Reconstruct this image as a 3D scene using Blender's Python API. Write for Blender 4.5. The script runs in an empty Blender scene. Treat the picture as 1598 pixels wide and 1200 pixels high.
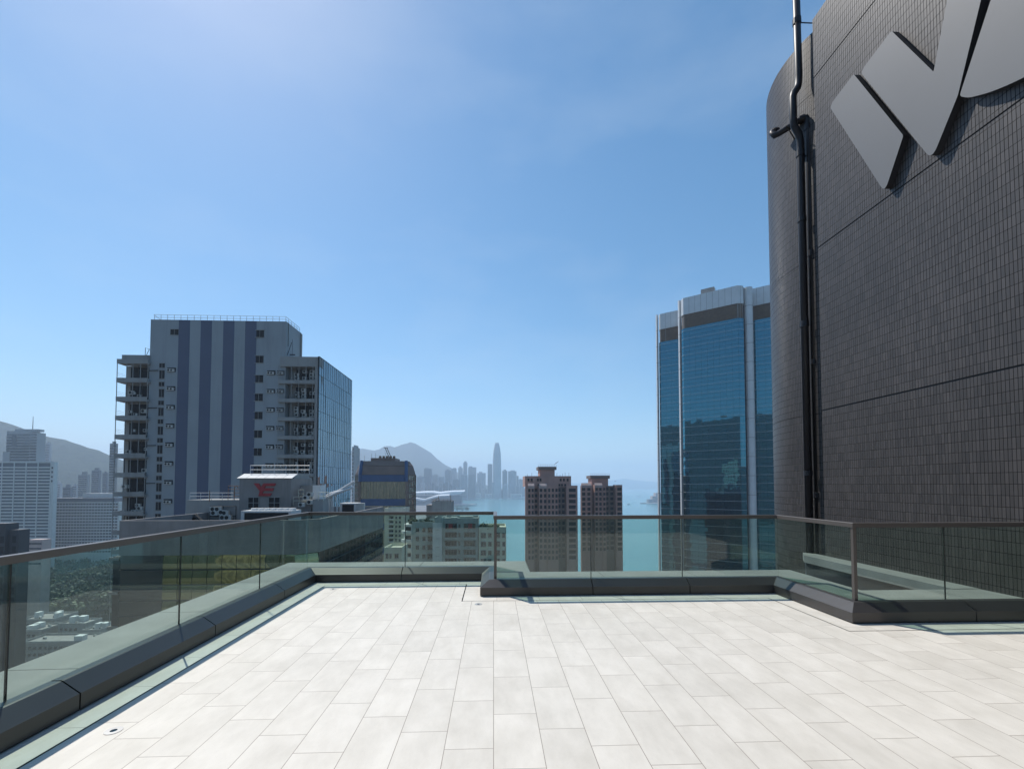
import bpy, math, random
from mathutils import Vector, noise
random.seed(7)
R = math.radians
sc = bpy.context.scene
COL = sc.collection

# ------------------------------------------------------------------ camera, sky, sun, exposure
H, F_, CX, CY, YAW, PIT = 1.6, 690.0, 799.0, 733.0, R(2.4), R(2.0)
cam = bpy.data.cameras.new('camera')
cam_o = bpy.data.objects.new('camera', cam)
COL.objects.link(cam_o)
cam.sensor_width = 36.0
cam.lens = 36.0 * F_ / 1598.0
cam.shift_y = (CY - 600.0) / 1598.0
cam.clip_start = 0.05
cam.clip_end = 60000
cam_o.location = (0, 0, H)
cam_o.rotation_euler = (R(90) + PIT, 0, -YAW)
sc.camera = cam_o

SUN_DIR = Vector((-0.5, 0.6, 1.13)).normalized()
SUN_EL = math.asin(SUN_DIR.z)
SUN_AZ = math.atan2(SUN_DIR.x, SUN_DIR.y)
W = bpy.data.worlds.new('World')
sc.world = W
W.use_nodes = True
nt = W.node_tree
bg = nt.nodes['Background']
sky = nt.nodes.new('ShaderNodeTexSky')
sky.sky_type = 'NISHITA'
sky.sun_disc = False
sky.sun_elevation = SUN_EL
sky.sun_rotation = SUN_AZ
sky.altitude = 100
sky.air_density = 1.0
sky.dust_density = 0.4
sky.ozone_density = 1.6
hs = nt.nodes.new('ShaderNodeHueSaturation')
hs.inputs['Saturation'].default_value = 1.3
hs.inputs['Hue'].default_value = 0.491
nt.links.new(sky.outputs[0], hs.inputs['Color'])
_tc = nt.nodes.new('ShaderNodeTexCoord')
_mp = nt.nodes.new('ShaderNodeMapping')
_mp.inputs['Scale'].default_value = (1.0, 1.0, 2.6)
nt.links.new(_tc.outputs['Generated'], _mp.inputs[0])
_nz = nt.nodes.new('ShaderNodeTexNoise')
_nz.inputs['Scale'].default_value = 2.3
_nz.inputs['Detail'].default_value = 7
_nz.inputs['Roughness'].default_value = .55
nt.links.new(_mp.outputs[0], _nz.inputs['Vector'])
_mr = nt.nodes.new('ShaderNodeMapRange')
_mr.inputs[1].default_value, _mr.inputs[2].default_value, _mr.inputs[3].default_value, _mr.inputs[4].default_value = .50, .80, 0, .16
nt.links.new(_nz.outputs[0], _mr.inputs[0])
_mx = nt.nodes.new('ShaderNodeMix')
_mx.data_type = 'RGBA'
nt.links.new(_mr.outputs[0], _mx.inputs['Factor'])
nt.links.new(hs.outputs[0], _mx.inputs[6])
_mx.inputs[7].default_value = (6.0, 6.6, 7.2, 1)
nt.links.new(_mx.outputs[2], bg.inputs[0])
bg.inputs[1].default_value = 0.098
sun = bpy.data.lights.new('sun', 'SUN')
sun.energy = 3.6
sun.angle = R(0.5)
sun.color = (1.0, 0.955, 0.89)
sun_o = bpy.data.objects.new('sun', sun)
COL.objects.link(sun_o)
sun_o.location = (-50, 60, 113)
sun_o.rotation_euler = SUN_DIR.to_track_quat('Z', 'Y').to_euler()
sc.view_settings.view_transform = 'Standard'
sc.view_settings.look = 'None'
sc.view_settings.exposure = 0.46
sc.view_settings.gamma = 1.0
cy = sc.cycles
cy.max_bounces = 8
cy.diffuse_bounces = 3
cy.glossy_bounces = 4
cy.transmission_bounces = 4
cy.transparent_max_bounces = 16
cy.volume_bounces = 2
cy.use_denoising = True
cy.caustics_reflective = False
cy.caustics_refractive = False

# ------------------------------------------------------------------ helpers
_r = Vector((math.cos(YAW), -math.sin(YAW), 0))
_f = Vector((math.sin(YAW) * math.cos(PIT), math.cos(YAW) * math.cos(PIT), math.sin(PIT)))
_u = _r.cross(_f)


def at(px, py, Y):
    """world point at depth Y seen at photo pixel (px, py)"""
    d = _r * ((px - CX) / F_) - _u * ((py - CY) / F_) + _f
    t = Y / d.y
    return Vector((d.x * t, Y, H + d.z * t))


class MB:
    def __init__(s):
        s.v, s.f, s.uv, s.m, s.cur = [], [], [], [], 0

    def face(s, pts, uv=None):
        n = len(s.v)
        s.v += [tuple(p) for p in pts]
        s.f.append(tuple(range(n, n + len(pts))))
        s.uv += list(uv) if uv else [(0, 0)] * len(pts)
        s.m.append(s.cur)

    def box(s, x0, x1, y0, y1, z0, z1):
        p = [(x0, y0, z0), (x1, y0, z0), (x1, y1, z0), (x0, y1, z0), (x0, y0, z1), (x1, y0, z1), (x1, y1, z1), (x0, y1, z1)]
        for q in ((0, 3, 2, 1), (4, 5, 6, 7), (0, 1, 5, 4), (1, 2, 6, 5), (2, 3, 7, 6), (3, 0, 4, 7)):
            s.face([p[i] for i in q])
        return s

    def prism(s, poly, z0, z1, axis='z', z1f=None):
        """poly is counter-clockwise in (x,y); axis 'x': poly is (y,z) extruded along x from z0 to z1; 'y': poly is (x,z)"""
        def P(a, b, c):
            return (a, b, c) if axis == 'z' else ((c, a, b) if axis == 'x' else (a, c, b))
        n = len(poly)
        fl = axis == 'y'
        lo = [P(a, b, z0) for a, b in poly]
        hi = [P(a, b, z1) for a, b in poly]
        s.face(lo if fl else lo[::-1])
        s.face(hi[::-1] if fl else hi)
        for i in range(n):
            j = (i + 1) % n
            q = [lo[i], lo[j], hi[j], hi[i]]
            s.face(q[::-1] if fl else q)
        return s

    def tube(s, path, r, n=10, caps=True):
        path = [Vector(p) for p in path]
        rings = []
        prev = None
        for i, p in enumerate(path):
            a = path[max(i - 1, 0)]
            b = path[min(i + 1, len(path) - 1)]
            d = (b - a).normalized()
            if prev is None:
                e = Vector((0, 0, 1)) if abs(d.z) < .9 else Vector((1, 0, 0))
                e = (e - d * e.dot(d)).normalized()
            else:
                e = (prev - d * prev.dot(d)).normalized()
            prev = e
            g = d.cross(e)
            rr = r[i] if isinstance(r, (list, tuple)) else r
            rings.append([p + (e * math.cos(2 * math.pi * k / n) + g * math.sin(2 * math.pi * k / n)) * rr for k in range(n)])
        for a, b in zip(rings, rings[1:]):
            for k in range(n):
                j = (k + 1) % n
                s.face([a[k], a[j], b[j], b[k]])
        if caps:
            s.face(rings[0][::-1])
            s.face(rings[-1])
        return s

    def build(s, name, mat, parent=None, smooth=False, origin=None, label=None, kind=None):
        me = bpy.data.meshes.new(name)
        o_ = Vector(origin) if origin is not None else Vector((0, 0, 0))
        me.from_pydata([tuple(Vector(p) - o_) for p in s.v], [], s.f)
        for mm in (mat if isinstance(mat, (list, tuple)) else [mat]):
            me.materials.append(mm)
        ul = me.uv_layers.new(name='UVMap')
        for i, c in enumerate(s.uv):
            ul.data[i].uv = c
        for p, k in zip(me.polygons, s.m):
            p.material_index = k
            p.use_smooth = smooth
        if smooth:
            import bmesh
            bm = bmesh.new()
            bm.from_mesh(me)
            bmesh.ops.remove_doubles(bm, verts=bm.verts, dist=1e-4)
            bm.to_mesh(me)
            bm.free()
            for p in me.polygons:
                p.use_smooth = True
        ob = bpy.data.objects.new(name, me)
        COL.objects.link(ob)
        ob.location = o_
        if parent is not None:
            ob.parent = parent
        if label:
            ob['label'] = label
        if kind:
            ob['kind'] = kind
        return ob


def tag(o, label, cat, group=None):
    o['label'] = label
    o['category'] = cat
    if group:
        o['group'] = group
    return o


def thing(name, label, cat, loc=(0, 0, 0), rz=0, group=None):
    o = bpy.data.objects.new(name, None)
    o.empty_display_size = .2
    COL.objects.link(o)
    o.location = loc
    o.rotation_euler = (0, 0, rz)
    return tag(o, label, cat, group)


def copy_tree(o, parent=None):
    c = o.copy()
    COL.objects.link(c)
    c.parent = parent
    for ch in list(o.children):
        copy_tree(ch, c)
    return c


def loc(o, dx=0, dy=0, dz=0):
    o.location = (dx, dy, dz)
    return o


# ------------------------------------------------------------------ materials
def nodes(name):
    m = bpy.data.materials.new(name)
    m.use_nodes = True
    t = m.node_tree
    return m, t, t.nodes, t.links, t.nodes['Principled BSDF']


def math_n(t, op, a, b=None, c=None):
    n = t.nodes.new('ShaderNodeMath')
    n.operation = op
    for i, x in enumerate((a, b, c)):
        if x is None:
            continue
        if isinstance(x, (int, float)):
            n.inputs[i].default_value = x
        else:
            t.links.new(x, n.inputs[i])
    return n.outputs[0]


def mix_col(t, fac, a, b, mode='MIX'):
    n = t.nodes.new('ShaderNodeMix')
    n.data_type = 'RGBA'
    n.blend_type = mode
    for sock, x in ((n.inputs['Factor'], fac), (n.inputs[6], a), (n.inputs[7], b)):
        if isinstance(x, (int, float)):
            sock.default_value = x
        elif isinstance(x, tuple):
            sock.default_value = (*x, 1) if len(x) == 3 else x
        else:
            t.links.new(x, sock)
    return n.outputs[2]


def noise_n(t, vec, scale, detail=4, rough=.55, sc3=None):
    if sc3:
        mp = t.nodes.new('ShaderNodeMapping')
        mp.inputs['Scale'].default_value = sc3
        t.links.new(vec, mp.inputs[0])
        vec = mp.outputs[0]
    n = t.nodes.new('ShaderNodeTexNoise')
    n.inputs['Scale'].default_value = scale
    n.inputs['Detail'].default_value = detail
    n.inputs['Roughness'].default_value = rough
    t.links.new(vec, n.inputs['Vector'])
    return n.outputs[0]


def ramp_n(t, fac, lo, hi, a=0.0, b=1.0):
    n = t.nodes.new('ShaderNodeMapRange')
    t.links.new(fac, n.inputs[0])
    n.inputs[1].default_value, n.inputs[2].default_value, n.inputs[3].default_value, n.inputs[4].default_value = lo, hi, a, b
    return n.outputs[0]


def M(name, col, rough=.7, var=.18, scale=.6, stain=0.0, stain_scale=1.0, metal=0.0, spec=.5, bump=0.0, bscale=20):
    m, t, N, L, P = nodes(name)
    tc = N.new('ShaderNodeTexCoord').outputs['Object']
    nz = ramp_n(t, noise_n(t, tc, scale), .3, .7, 1 - var, 1 + var)
    c = mix_col(t, 1.0, tuple(col), nz, 'MULTIPLY')
    if stain:
        st = noise_n(t, tc, stain_scale, 5, .65, (1, 1, .08))
        c = mix_col(t, ramp_n(t, st, .52, .75, 0, stain), c, tuple(x * .35 for x in col))
    L.new(c, P.inputs['Base Color'])
    P.inputs['Roughness'].default_value = rough
    P.inputs['Metallic'].default_value = metal
    P.inputs['Specular IOR Level'].default_value = spec
    if bump:
        b = N.new('ShaderNodeBump')
        b.inputs['Strength'].default_value = bump
        L.new(noise_n(t, tc, bscale), b.inputs['Height'])
        L.new(b.outputs[0], P.inputs['Normal'])
    return m


def MG(name, body, refl, lo=.35, hi=.9, rough=.03, wob=0.0, wscale=.25, wst=None):
    """reflective facade glass: dark body under a tinted mirror coat"""
    m, t, N, L, P = nodes(name)
    N.remove(P)
    out = N['Material Output']
    d = N.new('ShaderNodeBsdfDiffuse')
    d.inputs[0].default_value = (*body, 1)
    g = N.new('ShaderNodeBsdfGlossy')
    g.inputs[0].default_value = (*refl, 1)
    g.inputs['Roughness'].default_value = rough
    lw = N.new('ShaderNodeLayerWeight')
    lw.inputs[0].default_value = .35
    f = ramp_n(t, lw.outputs['Fresnel'], 0, 1, lo, hi)
    mx = N.new('ShaderNodeMixShader')
    L.new(f, mx.inputs[0])
    L.new(d.outputs[0], mx.inputs[1])
    L.new(g.outputs[0], mx.inputs[2])
    L.new(mx.outputs[0], out.inputs[0])
    if wob:
        tc = N.new('ShaderNodeTexCoord').outputs['Object']
        b = N.new('ShaderNodeBump')
        b.inputs['Strength'].default_value = 1.0
        b.inputs['Distance'].default_value = wob
        L.new(noise_n(t, tc, wscale, 2, .55, wst), b.inputs['Height'])
        L.new(b.outputs[0], g.inputs['Normal'])
    return m


def clear_glass(name, tint):
    m, t, N, L, P = nodes(name)
    N.remove(P)
    out = N['Material Output']
    tr = N.new('ShaderNodeBsdfTransparent')
    tr.inputs[0].default_value = (*tint, 1)
    g = N.new('ShaderNodeBsdfGlossy')
    g.inputs['Roughness'].default_value = .0
    geo = N.new('ShaderNodeNewGeometry')
    dt = N.new('ShaderNodeVectorMath')
    dt.operation = 'DOT_PRODUCT'
    L.new(geo.outputs['Incoming'], dt.inputs[0])
    L.new(geo.outputs['Normal'], dt.inputs[1])
    c1 = math_n(t, 'SUBTRACT', 1.0, math_n(t, 'ABSOLUTE', dt.outputs['Value']))
    fr = math_n(t, 'ADD', .04, math_n(t, 'MULTIPLY', .96, math_n(t, 'POWER', c1, 5.0)))
    mx = N.new('ShaderNodeMixShader')
    L.new(fr, mx.inputs[0])
    L.new(tr.outputs[0], mx.inputs[1])
    L.new(g.outputs[0], mx.inputs[2])
    tc = N.new('ShaderNodeTexCoord').outputs['Object']
    du = N.new('ShaderNodeBsdfDiffuse')
    du.inputs[0].default_value = (.55, .56, .54, 1)
    smear = ramp_n(t, noise_n(t, tc, 3.5, 6, .65, (1, 1, .35)), .4, .8, .004, .035)
    m2 = N.new('ShaderNodeMixShader')
    L.new(smear, m2.inputs[0])
    L.new(mx.outputs[0], m2.inputs[1])
    L.new(du.outputs[0], m2.inputs[2])
    L.new(m2.outputs[0], out.inputs[0])
    return m


def tile_floor(name, stagger, ox=0.003, oy=0.35, tw=.3, tl=.6, jw=.0045):
    m, t, N, L, P = nodes(name)
    tc = N.new('ShaderNodeTexCoord').outputs['Object']
    sx = N.new('ShaderNodeSeparateXYZ')
    L.new(tc, sx.inputs[0])
    u = math_n(t, 'DIVIDE', math_n(t, 'SUBTRACT', sx.outputs[0], ox), tw)
    ci = math_n(t, 'FLOOR', u)
    v = math_n(t, 'DIVIDE', math_n(t, 'ADD', math_n(t, 'SUBTRACT', sx.outputs[1], oy), math_n(t, 'MULTIPLY', ci, stagger)), tl)
    ri = math_n(t, 'FLOOR', v)
    fu = math_n(t, 'ABSOLUTE', math_n(t, 'SUBTRACT', math_n(t, 'FRACT', u), .5))
    fv = math_n(t, 'ABSOLUTE', math_n(t, 'SUBTRACT', math_n(t, 'FRACT', v), .5))
    ju = math_n(t, 'GREATER_THAN', fu, .5 - jw / tw / 2)
    jv = math_n(t, 'GREATER_THAN', fv, .5 - jw / tl / 2)
    j = math_n(t, 'MAXIMUM', ju, jv)
    cv = N.new('ShaderNodeCombineXYZ')
    L.new(ci, cv.inputs[0])
    L.new(ri, cv.inputs[1])
    wn = N.new('ShaderNodeTexWhiteNoise')
    wn.noise_dimensions = '3D'
    L.new(cv.outputs[0], wn.inputs[0])
    off = N.new('ShaderNodeVectorMath')
    off.operation = 'MULTIPLY_ADD'
    L.new(wn.outputs['Color'], off.inputs[0])
    off.inputs[1].default_value = (30, 30, 30)
    L.new(tc, off.inputs[2])
    cloud = noise_n(t, off.outputs[0], 2.6, 6, .62, (1.5, .8, 1))
    vein = noise_n(t, off.outputs[0], 7, 5, .7, (1.7, .7, 1))
    f = math_n(t, 'ADD', math_n(t, 'MULTIPLY', cloud, .7), math_n(t, 'MULTIPLY', vein, .3))
    c = mix_col(t, ramp_n(t, f, .36, .62), (.60, .558, .487), (.715, .67, .595))
    tone = ramp_n(t, wn.outputs['Value'], 0, 1, .965, 1.015)
    c = mix_col(t, 1.0, c, tone, 'MULTIPLY')
    dirt = ramp_n(t, noise_n(t, tc, .9, 5, .6), .42, .8, 1.0, .93)
    c = mix_col(t, 1.0, c, dirt, 'MULTIPLY')
    c = mix_col(t, j, c, (.29, .24, .20))
    L.new(c, P.inputs['Base Color'])
    P.inputs['Roughness'].default_value = .55
    b = N.new('ShaderNodeBump')
    b.inputs['Strength'].default_value = .3
    b.inputs['Distance'].default_value = .003
    L.new(math_n(t, 'SUBTRACT', vein, j), b.inputs['Height'])
    L.new(b.outputs[0], P.inputs['Normal'])
    return m


def wall_tile(name, col):
    m, t, N, L, P = nodes(name)
    uv = N.new('ShaderNodeUVMap').outputs[0]
    sx = N.new('ShaderNodeSeparateXYZ')
    L.new(uv, sx.inputs[0])
    u = math_n(t, 'DIVIDE', sx.outputs[0], .0465)
    v = math_n(t, 'DIVIDE', sx.outputs[1], .1485)
    iu, iv = math_n(t, 'FLOOR', u), math_n(t, 'FLOOR', v)
    fu = math_n(t, 'ABSOLUTE', math_n(t, 'SUBTRACT', math_n(t, 'FRACT', u), .5))
    fv = math_n(t, 'ABSOLUTE', math_n(t, 'SUBTRACT', math_n(t, 'FRACT', v), .5))
    j = math_n(t, 'MAXIMUM', math_n(t, 'GREATER_THAN', fu, .5 - .075), math_n(t, 'GREATER_THAN', fv, .5 - .026))
    cv = N.new('ShaderNodeCombineXYZ')
    L.new(iu, cv.inputs[0])
    L.new(iv, cv.inputs[1])
    wn = N.new('ShaderNodeTexWhiteNoise')
    wn.noise_dimensions = '3D'
    L.new(cv.outputs[0], wn.inputs[0])
    tone = ramp_n(t, wn.outputs['Value'], 0, 1, .78, 1.2)
    big = ramp_n(t, noise_n(t, uv, .35, 5, .6), .3, .7, .82, 1.15)
    run = ramp_n(t, noise_n(t, uv, 1.2, 4, .6, (1, .12, 1)), .5, .75, 1, 1.18)
    c = mix_col(t, 1.0, col, tone, 'MULTIPLY')
    c = mix_col(t, 1.0, c, big, 'MULTIPLY')
    c = mix_col(t, 1.0, c, run, 'MULTIPLY')
    c = mix_col(t, j, c, (.012, .012, .012))
    L.new(c, P.inputs['Base Color'])
    L.new(math_n(t, 'ADD', .40, math_n(t, 'MULTIPLY', j, .55)), P.inputs['Roughness'])
    L.new(math_n(t, 'SUBTRACT', .5, math_n(t, 'MULTIPLY', j, .48)), P.inputs['Specular IOR Level'])
    b = N.new('ShaderNodeBump')
    b.inputs['Strength'].default_value = .6
    b.inputs['Distance'].default_value = .004
    hh = math_n(t, 'ADD', math_n(t, 'MULTIPLY', j, -1), math_n(t, 'MULTIPLY', wn.outputs['Value'], .25))
    L.new(hh, b.inputs['Height'])
    L.new(b.outputs[0], P.inputs['Normal'])
    return m


MAT = dict(
    deck=tile_floor('terrace tile', .2, oy=.154 - .0),
    border=tile_floor('border tile', 0.0, ox=.05, oy=.1, tw=.6, tl=.6),
    curb=M('bronze cladding', (.062, .058, .058), .36, .08, 1.2, metal=.3, spec=.6),
    coping=M('grey coping stone', (.215, .215, .21), .7, .15, 2.0, bump=.1, bscale=60),
    rail=M('dark bronze rail', (.10, .088, .08), .38, .06, 2.0, spec=.6),
    glass=clear_glass('balustrade glass', (.835, .925, .875)),
    black=M('black rubber', (.012, .012, .013), .6, .1),
    steel=M('brushed steel', (.45, .44, .43), .45, .1, 4, metal=.4),
    wtile=wall_tile('dark wall tile', (.062, .054, .051)),
    wjoint=M('movement joint', (.012, .012, .013), .6),
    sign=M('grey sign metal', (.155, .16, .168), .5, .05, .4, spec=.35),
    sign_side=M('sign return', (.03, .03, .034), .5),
    pipe=M('black iron pipe', (.012, .0115, .016), .45, .2, 2, spec=.4),
    stone=M('plain render', (.3, .29, .28), .85, .1, .5, stain=.3, stain_scale=.6),
    slate_roof=M('dark roofing felt', (.05, .05, .05), .9, .2, 2),
    dkglass=MG('dark window glass', (.012, .014, .017), (.55, .6, .65), .12, .9),
)

# ------------------------------------------------------------------ haze, ground, water, hills
ZG = -91.0
ZW = -95.0


def haze():
    m, t, N, L, P = nodes('haze air')
    N.remove(P)
    v = N.new('ShaderNodeVolumePrincipled')
    v.inputs['Color'].default_value = (.655, .815, 1.0, 1)
    v.inputs['Density'].default_value = 2.0e-4
    v.inputs['Anisotropy'].default_value = .2
    L.new(v.outputs[0], N['Material Output'].inputs['Volume'])
    b = MB()
    b.box(-9000, 9000, -5200, 13900, ZW - 1.5, 640)
    o = b.build('haze', m)
    o['kind'] = 'stuff'
    return o


coast = [(900, -600), (700, -100), (420, 120), (230, 270), (140, 330), (40, 400), (-30, 520), (-60, 800), (-130, 1500), (-190, 2050),
         (-120, 2180), (-150, 2260), (-300, 2350), (-340, 2700), (-260, 3100), (-200, 3450), (-20, 3560), (150, 3640), (270, 3720), (330, 4100), (200, 6000), (-600, 9000),
         (-8000, 9000), (-8000, -4000), (900, -4000)]


def ground():
    m, t, N, L, P = nodes('city ground')
    tc = N.new('ShaderNodeTexCoord').outputs['Object']
    c = mix_col(t, ramp_n(t, noise_n(t, tc, .012, 6), .4, .6), (.10, .10, .095), (.2, .19, .18))
    L.new(c, P.inputs['Base Color'])
    P.inputs['Roughness'].default_value = .9
    b = MB()
    b.prism(coast, ZW - .5, ZG)
    o = b.build('ground', m)
    o['kind'] = 'structure'
    # water
    m, t, N, L, P = nodes('harbour water')
    tc = N.new('ShaderNodeTexCoord').outputs['Object']
    c = mix_col(t, ramp_n(t, noise_n(t, tc, .004, 5, .55, (.35, 1, 1)), .35, .65), (.048, .175, .20), (.078, .235, .25))
    L.new(c, P.inputs['Base Color'])
    P.inputs['Roughness'].default_value = .22
    bp = N.new('ShaderNodeBump')
    bp.inputs['Strength'].default_value = .35
    bp.inputs['Distance'].default_value = 1.5
    L.new(noise_n(t, tc, .09, 8, .7), bp.inputs['Height'])
    L.new(bp.outputs[0], P.inputs['Normal'])
    b = MB()
    b.face([(-8900, -5100, ZW), (8900, -5100, ZW), (8900, 13800, ZW), (-8900, 13800, ZW)])
    o = b.build('harbour_water', m)
    o['kind'] = 'structure'


def hill(name, ridge, front, back, mat, amp=1.0, sub=6, rows=18):
    """ridge: list of (x,y,z) world crest points; slope falls by 'front' metres horizontally toward the origin, 'back' metres away"""
    pts = []
    for a, b in zip(ridge, ridge[1:]):
        for k in range(sub):
            pts.append(Vector(a).lerp(Vector(b), k / sub))
    pts.append(Vector(ridge[-1]))
    grid = []
    for p in pts:
        d = Vector((p.x, p.y, 0)).normalized()
        row = []
        for k in range(rows + 1):
            s = -1 + 2 * k / rows
            q = p + d * (front * s if s < 0 else back * s)
            fall = (1 - abs(s)) ** 1.15 if s < 0 else (1 - s)
            hgt = p.z - ZG
            n = noise.fractal(Vector((q.x, q.y, 0)) * .0028, 1.0, 2.0, 6)
            n2 = noise.noise(Vector((p.x, p.y, 3)) * .02) * 3
            z = ZG - 3 + (hgt + 3) * fall + n * amp * hgt * .16 * (1 - fall) * (1 if fall > 0.02 else 0) * min(1, fall * 3) + n2 * (fall > .9)
            row.append((q.x, q.y, z))
        grid.append(row)
    b = MB()
    for i in range(len(grid) - 1):
        for k in range(rows):
            b.face([grid[i][k], grid[i + 1][k], grid[i + 1][k + 1], grid[i][k + 1]])
    o = b.build(name, mat, smooth=True)
    o['kind'] = 'structure'
    return o


def hills():
    m, t, N, L, P = nodes('wooded hillside')
    tc = N.new('ShaderNodeTexCoord').outputs['Object']
    a = ramp_n(t, noise_n(t, tc, .03, 8, .7), .35, .65)
    c = mix_col(t, a, (.014, .024, .019), (.042, .058, .036))
    L.new(c, P.inputs['Base Color'])
    P.inputs['Roughness'].default_value = .95
    P.inputs['Specular IOR Level'].default_value = .1
    bp = N.new('ShaderNodeBump')
    bp.inputs['Distance'].default_value = 12
    bp.inputs['Strength'].default_value = .8
    L.new(noise_n(t, tc, .05, 6, .7), bp.inputs['Height'])
    L.new(bp.outputs[0], P.inputs['Normal'])
    MAT['hill'] = m
    pk = [(455, 735), (500, 720), (535, 708), (553, 702), (566, 700), (584, 703), (592, 701), (600, 696), (609, 696), (616, 698), (627, 694), (641, 690), (648, 692), (660, 699), (672, 706), (682, 716),
          (694, 725), (706, 731), (720, 741), (738, 750), (760, 757), (800, 766)]
    hill('peak_hill', [tuple(at(x, y, 5200)) for x, y in pk], 1500, 1500, m, .9, 5)
    lh = [(-60, 640), (0, 657), (18, 662), (34, 668), (72, 681), (100, 686), (118, 692), (140, 699), (155, 703), (172, 711), (200, 722), (260, 745), (330, 770)]
    left = [(-2200, -1200, 150), (-2300, -600, 260), (-2100, -200, 320), (-1950, 250, 380), (-2150, 800, 330), (-2500, 1300, 255), (-2400, 1650, 270)]
    hill('wooded_hill', left + [tuple(at(x, y, 1900)) for x, y in lh[1:]], 900, 900, m, 1.0, 6)
    hill('rear_hill', [(-1750, -100, 90), (-1450, -420, 165), (-1130, -850, 250), (-880, -1220, 285), (-400, -1350, 250), (0, -1300, 180), (600, -1300, 190), (1300, -1200, 90), (1900, -900, 20)], 600, 700, m, 1.0, 8)
    far = [(760, 757), (800, 753), (830, 750), (860, 753), (905, 754), (940, 751), (975, 747), (990, 749), (1010, 751), (1040, 753), (1090, 748), (1150, 755)]
    hill('distant_island', [tuple(at(x, y, 11500)) for x, y in far], 900, 900, m, .6, 4, 10)


ground()
hills()
haze()

# ------------------------------------------------------------------ terrace
BASE = [(-2.93, -1.4), (-2.93, 7.48), (-.19, 7.48), (-.19, 6.44), (4.15, 6.44), (4.15, 5.0), (6.595, 5.0)]


def offset(path, o):
    res = []
    n = len(path)
    for i, p in enumerate(path):
        ns = []
        for a, b in ((i - 1, i), (i, i + 1)):
            if a < 0 or b >= n:
                continue
            d = Vector(path[b]) - Vector(path[a])
            d.normalize()
            ns.append(Vector((-d.y, d.x)))
        if len(ns) == 2:
            res.append(Vector(p) + (ns[0] + ns[1]) * o)
        else:
            res.append(Vector(p) + ns[0] * o)
    return res


def runs():
    for i in range(len(BASE) - 1):
        a, b = Vector(BASE[i]), Vector(BASE[i + 1])
        d = (b - a).normalized()
        yield i, a, b, d, Vector((-d.y, d.x)), (b - a).length


def section(i, s0, s1, prof, L):
    """end rings of a swept profile on run i between distances s0 and s1 (None = mitred corner)"""
    a, b = Vector(BASE[i]), Vector(BASE[i + 1])
    d = (b - a).normalized()
    n = Vector((-d.y, d.x))
    r0, r1 = [], []
    for o, z in prof:
        off = offset(BASE, o)
        p0 = off[i] if s0 is None else a + d * s0 + n * o
        p1 = off[i + 1] if s1 is None else a + d * s1 + n * o
        r0.append((p0.x, p0.y, z))
        r1.append((p1.x, p1.y, z))
    return r0, r1


def sweep(b, i, s0, s1, prof, L):
    r0, r1 = section(i, s0, s1, prof, L)
    n = len(prof)
    for k in range(n):
        j = (k + 1) % n
        b.face([r0[k], r1[k], r1[j], r0[j]])
    b.face(r0[::-1])
    b.face(r1)
    return b


# joints of the glass and of the cladding, measured along each run
GJ = {0: [.0, 1.42, 2.92, 4.44, 6.02, 7.55], 1: [1.42], 2: [], 3: [1.66, 3.06], 4: [], 5: [1.36]}
CJ = {0: [.2, 1.7, 3.2, 4.72, 6.25, 7.8], 1: [1.4], 2: [], 3: [1.64, 3.08], 4: [], 5: [1.5]}


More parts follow.
